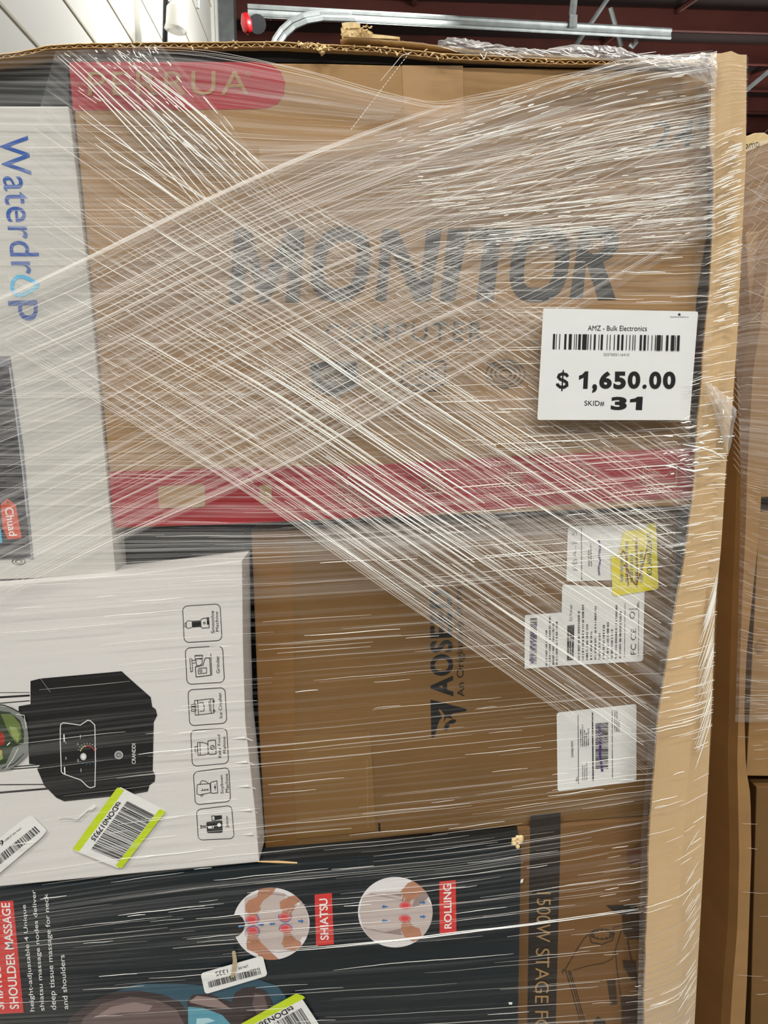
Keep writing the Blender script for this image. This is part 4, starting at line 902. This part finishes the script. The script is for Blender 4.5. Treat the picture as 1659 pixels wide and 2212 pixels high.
# ------------------------------------------------------------------ stretch film
def yf(px, py):
    a_ = ease((px-(1495-55*ease((py-900)/200)))/35); b_ = ease((py-1100)/130)
    y0 = 0.7285*(1-b_)+0.7105*b_; y1 = 0.7125
    return y0*(1-a_)+y1*a_
def samp(poly, s):
    n = len(poly)-1; f = max(0, min(0.99999, s))*n; i = int(f); u = f-i
    p0 = poly[max(i-1, 0)]; p1 = poly[i]; p2 = poly[i+1]; p3 = poly[min(i+2, n)]
    r_ = []
    for k_ in (0, 1):
        r_.append(0.5*((2*p1[k_])+(-p0[k_]+p2[k_])*u+(2*p0[k_]-5*p1[k_]+4*p2[k_]-p3[k_])*u*u+(-p0[k_]+3*p1[k_]-3*p2[k_]+p3[k_])*u**3))
    return tuple(r_)
def lvl(guides, t, s):
    n = len(guides)-1; f = max(0, min(n-0.0001, t)); i = int(f); u = f-i
    a_ = samp(guides[i], s); b_ = samp(guides[i+1], s); return (a_[0]*(1-u)+b_[0]*u, a_[1]*(1-u)+b_[1]*u)
def sheet(name, guides, m, off, parent, ns=40, nt=6, Yfn=None, seed=0):
    Yf = Yfn or yf; rows = []; V = []; UV = []; Fs = []; nT = (len(guides)-1)*nt; rn = random.Random(seed); v_ = 0
    prev = lvl(guides, 0, 0.5)
    for j in range(nT+1):
        t_ = j/nt; mid = lvl(guides, t_, 0.5); v_ += math.dist(mid, prev)/2200; prev = mid; u_ = 0; pp = lvl(guides, t_, 0)
        for i in range(ns+1):
            p = lvl(guides, t_, i/ns); u_ += math.dist(p, pp)/2200; pp = p
            V.append(tuple(P(p[0], p[1], Yf(*p)-off))); UV.append((u_+seed*1.7, v_+seed*0.37))
    for j in range(nT):
        for i in range(ns): b = j*(ns+1)+i; Fs.append((b, b+1, b+ns+2, b+ns+1))
    me = bpy.data.meshes.new(name); me.from_pydata(V, [], Fs); me.update(); ul = me.uv_layers.new(name='UVMap')
    for l_ in me.loops: ul.data[l_.index].uv = UV[l_.vertex_index]
    for p_ in me.polygons: p_.use_smooth = True
    return link(name, me, parent, [m])
class Crease:
    def __init__(s): s.V = []; s.F = []
    def add(s, pts, wd, Yf=None, off=0.0, taper=True, lift=0.6):
        Yf = Yf or yf; n = len(pts)
        if n < 2: return
        b = len(s.V)
        for i, p in enumerate(pts):
            a_ = pts[max(i-1, 0)]; c_ = pts[min(i+1, n-1)]; dx, dy = c_[0]-a_[0], c_[1]-a_[1]; l = math.hypot(dx, dy) or 1
            nx, ny = -dy/l, dx/l
            if ny > 0: nx, ny = -nx, -ny        # towards the top
            k_ = (sin(pi*(i+0.35)/(n-1+0.7)))**0.5 if taper else 1
            h = wd*0.5*k_; Y = Yf(*p)-off
            s.V += [tuple(P(p[0]+nx*h, p[1]+ny*h, Y)), tuple(P(p[0]-nx*h*0.3, p[1]-ny*h*0.3, Y-lift*h/1000)), tuple(P(p[0]-nx*h, p[1]-ny*h, Y))]
        for i in range(n-1):
            q = b+i*3; s.F += [(q, q+3, q+4, q+1), (q+1, q+4, q+5, q+2)]
    def rand(s, guides, n, ln, wd, seed, off, srange=(0, 1), trange=None, wob=0.6, Yf=None, bias=None, step=22):
        rn = random.Random(seed); T = trange or (0, len(guides)-1)
        L = sum(math.dist(samp(guides[0], i/20), samp(guides[0], (i+1)/20)) for i in range(20))
        for _ in range(n):
            t_ = rn.uniform(*T)
            if bias and rn.random() > bias(t_): continue
            le = ln[0]+(ln[1]-ln[0])*rn.random()**2.2; ds = le/L; s0 = rn.uniform(srange[0], srange[1]-min(ds*0.5, srange[1]-srange[0])); s1 = min(s0+ds, srange[1]); m_ = max(3, int((s1-s0)*L/step))
            w_ = wd[0]+(wd[1]-wd[0])*rn.random()**2; ph = rn.uniform(0, 6); dr = rn.uniform(-0.05, 0.05)*0
            pts = []
            for i in range(m_+1):
                p = lvl(guides, t_, s0+(s1-s0)*i/m_); pts.append((p[0], p[1]+wob*sin(ph+i*1.3)+rn.uniform(-wob, wob)*0.4))
            s.add(pts, w_, Yf, off)
    def build(s, name, m, parent):
        me = bpy.data.meshes.new(name); me.from_pydata(s.V, [], s.F); me.update(); return link(name, me, parent, [m])

wrap = thing('stretch_wrap', 'clear stretch film wound around the main load in crossing layers', 'plastic film')
GH = [
 [(-60, 118), (200, 108), (420, 118), (650, 160), (960, 228), (1200, 185), (1400, 140), (1545, 118)],
 [(-60, 200), (200, 210), (420, 220), (650, 245), (960, 262), (1200, 225), (1400, 190), (1545, 165)],
 [(-60, 330), (200, 330), (420, 332), (650, 335), (960, 320), (1200, 282), (1400, 250), (1545, 222)],
 [(-60, 480), (200, 478), (420, 476), (650, 470), (960, 452), (1200, 428), (1400, 405), (1545, 388)],
 [(-60, 640), (200, 640), (420, 636), (650, 628), (960, 608), (1200, 604), (1400, 608), (1545, 606)],
 [(-60, 900), (200, 900), (420, 900), (650, 900), (960, 890), (1200, 885), (1400, 880), (1530, 872)],
 [(-60, 1100), (200, 1104), (420, 1108), (650, 1108), (960, 1090), (1200, 1070), (1400, 1050), (1505, 1040)],
 [(-60, 1340), (200, 1320), (420, 1302), (650, 1288), (960, 1268), (1200, 1250), (1400, 1236), (1480, 1230)],
 [(-60, 1710), (200, 1676), (420, 1652), (650, 1632), (960, 1600), (1200, 1576), (1350, 1564), (1425, 1560)],
 [(-60, 1975), (200, 1935), (420, 1905), (650, 1880), (960, 1850), (1200, 1815), (1340, 1790), (1405, 1780)],
 [(-60, 2100), (200, 2082), (420, 2066), (650, 2046), (960, 2020), (1200, 1992), (1340, 1976), (1400, 1968)],
 [(-60, 2290), (200, 2280), (420, 2270), (650, 2262), (960, 2250), (1200, 2240), (1340, 2232), (1396, 2228)],
]
sheet('upper_layer', GH[:8], FILM_H, 0.0, wrap, 44, 5, seed=1)
sheet('lower_layer', GH[7:11], FILM_L, 0.0, wrap, 44, 5, seed=9)
sheet('bottom_layer', GH[10:], FILM_Z, 0.0, wrap, 44, 5, seed=10)
GT = [
 [(560, 318), (760, 300), (960, 252), (1150, 190), (1350, 128), (1545, 112)],
 [(560, 345), (760, 330), (960, 290), (1150, 240), (1350, 185), (1545, 150)],
 [(620, 400), (800, 380), (960, 360), (1150, 320), (1350, 275), (1545, 240)],
 [(760, 470), (900, 460), (1050, 445), (1200, 425), (1380, 400), (1545, 380)],
 [(900, 560), (1000, 556), (1120, 550), (1250, 540), (1400, 530), (1545, 515)],
]
sheet('top_corner_layer', GT, FILM_T, 0.0012, wrap, 36, 6, seed=2)
GB = [
 [(350, 98), (470, 235), (600, 380), (800, 505), (1050, 610), (1300, 745), (1520, 900)],
 [(120, 110), (300, 240), (480, 375), (700, 540), (950, 700), (1200, 870), (1500, 1060)],
 [(60, 330), (220, 440), (420, 570), (650, 710), (900, 880), (1150, 1040), (1470, 1240)],
 [(20, 560), (180, 650), (380, 760), (620, 900), (860, 1060), (1120, 1230), (1440, 1440)],
 [(10, 735), (150, 815), (340, 930), (590, 1090), (850, 1270), (1080, 1430), (1410, 1660)],
]
sheet('falling_layer', GB, FILM_B, 0.0024, wrap, 40, 8, seed=3)
GC = [
 [(-60, 668), (180, 562), (410, 450), (640, 345), (800, 285), (960, 228)],
 [(-60, 800), (200, 690), (470, 560), (760, 440), (1050, 330), (1300, 230)],
 [(-60, 960), (220, 850), (520, 700), (850, 560), (1180, 420), (1540, 250)],
 [(-60, 1150), (240, 1010), (540, 860), (880, 700), (1200, 560), (1540, 380)],
 [(-60, 1330), (240, 1180), (600, 1020), (900, 860), (1200, 700), (1540, 500)],
]
sheet('rising_layer', GC, FILM_C, 0.0036, wrap, 40, 8, seed=4)

# gathered film strand
def strand(name, pts, wd, off, seed, parent=wrap, n=1, m=CREASE, spread=3):
    c = Crease(); rn = random.Random(seed)
    for q in range(n):
        o_ = (q-(n-1)/2)*spread; pp = [samp(pts, i/40) for i in range(41)]
        c.add([(x, y+o_*(1+0.3*sin(i*0.4+q))+rn.uniform(-0.3, 0.3)) for i, (x, y) in enumerate(pp)], wd*rn.uniform(0.6, 1.1), None, off+0.0004*q)
    return c.build(name, m, parent)
strand('film_rope', [(-60, 668), (40, 628), (180, 562), (300, 503), (410, 450), (520, 398), (640, 345), (800, 285), (960, 228)], 5.5, 0.0075, 5, n=3, m=CREASE_S, spread=3)
strand('film_rope', [(300, 108), (460, 118), (640, 152), (790, 196), (880, 215), (960, 226), (1100, 205)], 2.4, 0.0070, 6, n=4, m=CREASE_S, spread=4)
strand('film_rope', [(960, 228), (1080, 200), (1220, 168), (1380, 140), (1540, 115)], 2.4, 0.0070, 8, n=4, m=CREASE_S, spread=4)
strand('film_rope', [(10, 740), (150, 822), (340, 938), (590, 1096), (850, 1276), (1080, 1440), (1400, 1665)], 2.6, 0.0072, 9, n=5, m=CREASE_S, spread=4)
strand('bright_fold', [(640, 2052), (830, 2034), (1000, 2014), (1150, 1996), (1380, 1964)], 3.2, 0.004, 10, n=2, spread=3)
strand('bright_fold', [(720, 2096), (860, 2080), (1000, 2070), (1110, 2060)], 1.8, 0.004, 11, n=1)

# fine bright creases
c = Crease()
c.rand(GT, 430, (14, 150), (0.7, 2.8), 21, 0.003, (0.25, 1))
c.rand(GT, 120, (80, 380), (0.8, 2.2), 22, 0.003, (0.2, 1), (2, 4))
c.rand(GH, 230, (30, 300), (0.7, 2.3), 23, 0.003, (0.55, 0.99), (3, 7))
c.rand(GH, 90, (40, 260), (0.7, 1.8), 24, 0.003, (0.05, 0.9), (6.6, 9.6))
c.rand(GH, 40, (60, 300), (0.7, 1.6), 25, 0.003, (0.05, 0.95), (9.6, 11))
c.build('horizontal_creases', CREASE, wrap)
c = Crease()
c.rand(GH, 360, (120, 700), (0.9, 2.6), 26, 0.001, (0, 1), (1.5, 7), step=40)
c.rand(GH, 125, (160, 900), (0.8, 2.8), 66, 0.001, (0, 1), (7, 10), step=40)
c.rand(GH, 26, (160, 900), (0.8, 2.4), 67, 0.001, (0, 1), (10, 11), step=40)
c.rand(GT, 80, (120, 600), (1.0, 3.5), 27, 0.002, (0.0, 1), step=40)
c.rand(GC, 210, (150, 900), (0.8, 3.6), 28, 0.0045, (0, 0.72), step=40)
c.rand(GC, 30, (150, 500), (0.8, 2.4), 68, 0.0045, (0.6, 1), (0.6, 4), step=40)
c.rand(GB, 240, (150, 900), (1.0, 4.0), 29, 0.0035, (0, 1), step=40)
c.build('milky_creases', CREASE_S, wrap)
c = Crease()
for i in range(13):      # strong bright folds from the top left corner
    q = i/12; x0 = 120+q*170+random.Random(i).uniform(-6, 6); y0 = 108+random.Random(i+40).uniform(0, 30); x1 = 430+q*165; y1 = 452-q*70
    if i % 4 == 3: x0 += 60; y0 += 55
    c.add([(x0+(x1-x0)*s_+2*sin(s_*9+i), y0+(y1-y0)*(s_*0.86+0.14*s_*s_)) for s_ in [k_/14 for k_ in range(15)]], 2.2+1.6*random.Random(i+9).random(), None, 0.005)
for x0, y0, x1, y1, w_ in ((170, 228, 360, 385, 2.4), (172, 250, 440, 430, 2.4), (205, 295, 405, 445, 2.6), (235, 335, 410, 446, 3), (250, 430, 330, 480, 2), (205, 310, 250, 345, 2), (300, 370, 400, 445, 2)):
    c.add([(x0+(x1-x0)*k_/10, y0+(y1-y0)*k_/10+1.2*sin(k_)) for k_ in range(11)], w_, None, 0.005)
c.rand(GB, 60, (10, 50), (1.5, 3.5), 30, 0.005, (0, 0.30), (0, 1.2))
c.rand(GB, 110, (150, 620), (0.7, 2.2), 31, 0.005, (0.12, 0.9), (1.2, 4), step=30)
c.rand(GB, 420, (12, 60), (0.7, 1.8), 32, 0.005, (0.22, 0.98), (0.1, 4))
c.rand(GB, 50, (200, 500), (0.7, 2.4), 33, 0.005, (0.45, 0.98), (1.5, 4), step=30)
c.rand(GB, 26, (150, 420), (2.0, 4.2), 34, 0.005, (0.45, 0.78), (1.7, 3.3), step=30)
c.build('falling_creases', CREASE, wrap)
c = Crease()
c.rand(GC, 120, (100, 520), (0.6, 1.4), 35, 0.0055, (0.02, 0.85), (1.0, 4), step=40)
c.build('rising_creases', CREASE_S, wrap)

# film over the corner board
GP = [[(1500, 128), (1535, 122), (1575, 113), (1617, 122)], [(1500, 330), (1535, 318), (1575, 300), (1613, 286)], [(1500, 560), (1530, 545), (1570, 528), (1605, 515)], [(1490, 800), (1520, 790), (1560, 782), (1594, 776)],
      [(1478, 1010), (1505, 1006), (1545, 1000), (1572, 1000)], [(1452, 1250), (1480, 1246), (1520, 1238), (1553, 1232)], [(1405, 1560), (1440, 1554), (1500, 1540), (1541, 1525)], [(1385, 1800), (1420, 1794), (1475, 1776), (1527, 1748)], [(1380, 2040), (1410, 2036), (1470, 2010), (1514, 1960)], [(1375, 2300), (1400, 2296), (1465, 2270), (1500, 2220)]]
def yp(px, py): return 0.7095
sheet('corner_layer', GP, FILM_P, 0, wrap, 10, 6, yp, seed=5)
c = Crease()
c.rand(GP, 120, (14, 48), (0.8, 2.6), 36, 0.0006, (0.42, 0.9), (0.9, 2.7), Yf=yp, step=8, wob=0.2)
c.rand(GP, 40, (50, 110), (0.8, 1.7), 37, 0.0006, (0.2, 1), (0.9, 3), Yf=yp, step=8)
c.rand(GP, 120, (20, 120), (0.7, 1.8), 38, 0.0006, (0.0, 1), (3, 6.2), Yf=yp, step=8)
c.rand(GP, 36, (16, 60), (0.8, 1.8), 39, 0.0006, (0.1, 1), (6.2, 9), Yf=yp, step=8)
c.build('corner_creases', CREASE, wrap)
c = Crease()   # gathered folds running down the outer edge
rn = random.Random(77)
for q in range(46):
    y0 = rn.uniform(1230, 1560); x0 = interp(RE, y0)-rn.uniform(0, 3); ln_ = rn.uniform(40, 130)
    c.add([(x0-ln_*0.30*(k_/8)**1.2, y0+ln_*k_/8) for k_ in range(9)], rn.uniform(0.8, 2.0), yp, 0.0012)
for q in range(26):
    y0 = rn.uniform(1780, 2200); x0 = interp(RE, y0)-rn.uniform(0, 20); ln_ = rn.uniform(14, 50)
    c.add([(x0-ln_*0.62*(k_/8), y0+ln_*k_/8) for k_ in range(9)], rn.uniform(0.8, 1.8), yp, 0.0012)
c.build('edge_folds', CREASE, wrap)
# crumpled film on top of the lid and at the corner
def crumple(name, outline, n, seed, Y, parent=wrap, amp=0.006, m=FILM_X):
    rn = random.Random(seed); xs = [p[0] for p in outline['top']]; x0, x1 = xs[0], xs[-1]; V = []; Fs = []; UV = []; nt = 6
    for i in range(n+1):
        x = x0+(x1-x0)*i/n; yt = px_at(outline['top'], x)+rn.uniform(-2, 2); yb = px_at(outline['bot'], x)
        for j in range(nt+1):
            k_ = j/nt; V.append(tuple(P(x+rn.uniform(-2, 2), yt+(yb-yt)*k_, Y-amp*sin(pi*k_)*rn.uniform(0.3, 1)))); UV.append((i/n*(x1-x0)/2200, (yb-yt)*k_/2200))
    for i in range(n):
        for j in range(nt): b = i*(nt+1)+j; Fs.append((b, b+1, b+nt+2, b+nt+1))
    me = bpy.data.meshes.new(name); me.from_pydata(V, [], Fs); me.update(); ul = me.uv_layers.new(name='UVMap')
    for l_ in me.loops: ul.data[l_.index].uv = UV[l_.vertex_index]
    return link(name, me, parent, [m])
crumple('crumpled_tail', dict(top=[(945, 88), (975, 80), (1010, 84), (1060, 94), (1100, 100), (1150, 106), (1180, 108), (1230, 96), (1290, 98), (1345, 102), (1370, 116), (1460, 120)], bot=[(945, 100), (1010, 118), (1100, 124), (1200, 126), (1300, 130), (1460, 136)]), 70, 5, 0.716)
crumple('corner_web', dict(top=[(1360, 134), (1440, 122), (1480, 124), (1520, 114), (1548, 110)], bot=[(1360, 140), (1440, 150), (1480, 160), (1548, 190)]), 24, 6, 0.712, amp=0.003)
crumple('loose_bubble', dict(top=[(1525, 825), (1545, 835), (1575, 858), (1590, 884)], bot=[(1525, 835), (1545, 900), (1575, 985), (1590, 900)]), 16, 7, 0.708, amp=0.006)
c = Crease(); rn = random.Random(8)
for q in range(60):
    x = rn.uniform(950, 1420); yt = px_at([(945, 90), (1000, 86), (1100, 102), (1200, 104), (1300, 100), (1370, 116), (1460, 124)], x); y = yt+rn.uniform(0, 18); l_ = rn.uniform(10, 40); an = rn.uniform(-0.2, 0.5)
    c.add([(x+l_*cos(an)*k_/5, y+l_*sin(an)*k_/5+rn.uniform(-0.5, 0.5)) for k_ in range(6)], rn.uniform(0.8, 2.2), lambda a_, b_: 0.709, 0)
for q in range(34):
    x = rn.uniform(240, 345); y = rn.uniform(94, 150); l_ = rn.uniform(5, 22); an = rn.uniform(0.2, 1.2)
    c.add([(x+l_*cos(an)*k_/5, y+l_*sin(an)*k_/5+rn.uniform(-0.8, 0.8)) for k_ in range(6)], rn.uniform(0.8, 2.2), lambda a_, b_: 0.715, 0)
for q in range(26):
    x = rn.uniform(1430, 1560); y = rn.uniform(905, 1030); l_ = rn.uniform(8, 34); an = rn.uniform(-0.5, 0.3)
    c.add([(x+l_*cos(an)*k_/5, y+l_*sin(an)*k_/5+rn.uniform(-1, 1)) for k_ in range(6)], rn.uniform(1.2, 4), lambda a_, b_: 0.7085, 0)
for pts, w_ in (([(1535, 828), (1548, 850), (1565, 878), (1578, 900)], 2), ([(1475, 960), (1510, 966), (1540, 975), (1565, 990)], 3), ([(1470, 1012), (1500, 1018), (1530, 1012)], 5), ([(1037, 116), (1046, 128), (1052, 112)], 3), ([(822, 175), (868, 120), (890, 112)], 1.2)):
    c.add(pts, w_, lambda a_, b_: 0.7083, 0)
c.build('bright_folds', CREASE, wrap)
# perforated tape line
c = Crease()
for q in range(26):
    s_ = q/26; c.add([(758+(886-758)*s_, 280+(112-280)*s_), (758+(886-758)*(s_+0.025), 280+(112-280)*(s_+0.025))], 1.6, lambda a_, b_: 0.7245, 0)
c.build('perforation', CREASE, wrap)
bm = bmesh.new(); vs = [bm.verts.new(P(x, y, 0.7262)) for x, y in ((758, 280), (812, 205), (884, 215), (840, 262), (800, 268))]; bm.faces.new(vs)
me = bpy.data.meshes.new('film_patch'); bm.to_mesh(me); bm.free(); ul = me.uv_layers.new(name='UVMap')
for l_ in me.loops: v_ = me.vertices[l_.vertex_index].co; ul.data[l_.index].uv = (v_.x, v_.z)
link('film_patch', me, wrap, [FILM_T])

# film on the neighbouring load
wn = thing('stretch_wrap', 'clear stretch film around the neighbouring load at right edge', 'plastic film')
GN = [[(1600, 330), (1640, 306), (1700, 286)], [(1596, 480), (1640, 470), (1700, 450)], [(1586, 700), (1630, 690), (1700, 690)], [(1600, 1000), (1640, 1010), (1700, 1020)], [(1598, 1180), (1640, 1200), (1700, 1210)], [(1594, 1360), (1640, 1372), (1700, 1376)], [(1588, 1560), (1640, 1560), (1700, 1556)], [(1590, 1900), (1640, 1906), (1700, 1900)], [(1572, 2300), (1640, 2300), (1700, 2300)]]
def yn(px, py): return YN-0.012
sheet('top_layer', GN[:4], FILM_T, 0.001, wn, 10, 6, yn, seed=7)
sheet('front_layer', GN[:7], film_mat('film_neighbour', 0.03, 0.24, 3, 300, 0.6), 0, wn, 10, 6, yn, seed=6)
c = Crease(); c.rand(GN, 170, (20, 90), (0.8, 1.8), 50, 0.001, (0.05, 1), (2, 6.2), Yf=yn, step=10); c.rand(GN, 16, (20, 70), (0.8, 1.8), 51, 0.001, (0.05, 1), (6.2, 8), Yf=yn, step=10)
for q in range(60):
    x = rn.uniform(1605, 1655); y = rn.uniform(330, 700); an = rn.choice((-0.9, 0.5))+rn.uniform(-0.15, 0.15); l_ = rn.uniform(20, 90); c.add([(x+l_*cos(an)*k_/6, y+l_*sin(an)*k_/6) for k_ in range(7)], rn.uniform(0.6, 1.3), yn, 0.001)
for q in range(14):
    y = 820+q*14; c.add([(1584+(1600-1584)*k_/4, y+22*k_/4) for k_ in range(5)], 1.4, yn, 0.001)
c.build('front_creases', CREASE_S, wn)

# ------------------------------------------------------------------ price label stuck on the film
z = crop(1150, 650, 4.366)
pl = thing('price_label', 'white price label stuck on the film, $ 1,650.00 for skid 31', 'label')
YP = 0.7165
bm = bmesh.new(); qd = quad(z((105, 72), (1567, 98), (1492, 1132), (36, 1130))); out = []
for cx, cy, a_ in ((0.985, 0.02, -90), (0.98, 0.975, 0), (0.02, 0.975, 90), (0.012, 0.015, 180)):
    for k_ in range(5): t_ = R(a_+90*k_/4); out.append(qd(cx+0.013*cos(t_), cy+0.018*sin(t_)))
prism(bm, [P(x, y, YP) for x, y in out], 0.0006); bm_obj('label_sheet', bm, PRICE, pl)
a = Art(YP)
a.text('AMZ - Bulk Electronics', z((524, 232), (1082, 234), (1080, 284), (522, 280)), BLACK_I, 0.0); a.build('printed_heading', pl)
a = Art(YP)
barsx = [(192, 212), (222, 228), (252, 260), (300, 320), (342, 370), (392, 398), (410, 418), (432, 456), (470, 512), (520, 528), (546, 554), (578, 596), (624, 630), (644, 664), (702, 708), (730, 736), (768, 776), (800, 820), (838, 858), (884, 890), (915, 922), (944, 951), (964, 971), (1012, 1032), (1048, 1070), (1088, 1094), (1124, 1130), (1156, 1164), (1172, 1210), (1218, 1226), (1260, 1282), (1306, 1338), (1346, 1352), (1364, 1388)]
for x0, x1 in barsx:
    yy = 311+(x0-192)/1190*14; a.poly(z((x0+4, yy), (x1+4, yy), (x1-2, yy+146), (x0-2, yy+144)), BLACK_I)
a.build('barcode', pl)
a = Art(YP); a.text('2037005116410', z((670, 492), (914, 494), (913, 520), (669, 518)), GREYTXT, 0.0); a.build('printed_number', pl)
a = Art(YP)
def glyph(s_, x0, x1, y0=664, y1=828, b=0.045): a.text(s_, z((x0, y0), (x1, y0), (x1-4, y1), (x0-4, y1)), BLACK_I, b)
a.line(z((334, 715), (320, 694), (285, 686), (254, 698), (246, 718), (262, 738), (300, 752), (324, 770), (326, 796), (300, 814), (262, 812), (238, 792), (236, 778)), 6.4, BLACK_I); a.line(z((292, 652), (278, 850)), 3, BLACK_I)
a.poly(z((498, 664), (528, 664), (520, 828), (478, 828), (484, 722), (440, 744), (440, 706), (470, 694)), BLACK_I); glyph(',', 566, 612, 785, 868); glyph('6', 634, 752); glyph('5', 768, 884, 666, 832); glyph('0', 902, 1020); glyph('.', 1040, 1080, 788, 828); glyph('0', 1104, 1218, 666, 830); glyph('0', 1234, 1352, 666, 830)
a.build('printed_price', pl)
a = Art(YP); a.text('SKID#', z((492, 940), (680, 942), (678, 994), (490, 992)), BLACK_I, 0.0); a.text('3', z((744, 904), (894, 905), (888, 1030), (738, 1028)), BLACK_I, 0.05); a.poly(z((992, 903), (1042, 904), (1034, 1029), (974, 1028), (980, 952), (920, 956), (922, 928), (970, 918)), BLACK_I); a.build('printed_skid_number', pl)
a = Art(YP); c0 = (1386, 128)
leaf = [(0, -15), (4, -8), (10, -10), (9, -3), (16, 0), (8, 5), (9, 9), (2, 8), (1, 14), (-1, 14), (-2, 8), (-9, 9), (-8, 5), (-16, 0), (-9, -3), (-10, -10), (-4, -8)]
a.poly(z(*[(c0[0]+x, c0[1]+y) for x, y in leaf]), BLACK_I); a.text('liquidationDeals.ca', z((1300, 143), (1474, 144), (1474, 160), (1300, 159)), BLACK_I, 0.0); a.build('printed_logo', pl)

for o in S.objects:
    if o.type == 'MESH' and (o.name.split('.')[0].endswith(('_creases', '_folds')) or o.name.split('.')[0] in ('torn_fibre', 'loose_fibre', 'fluted_edge', 'torn_corner', 'perforation')):
        o['kind'] = 'stuff'
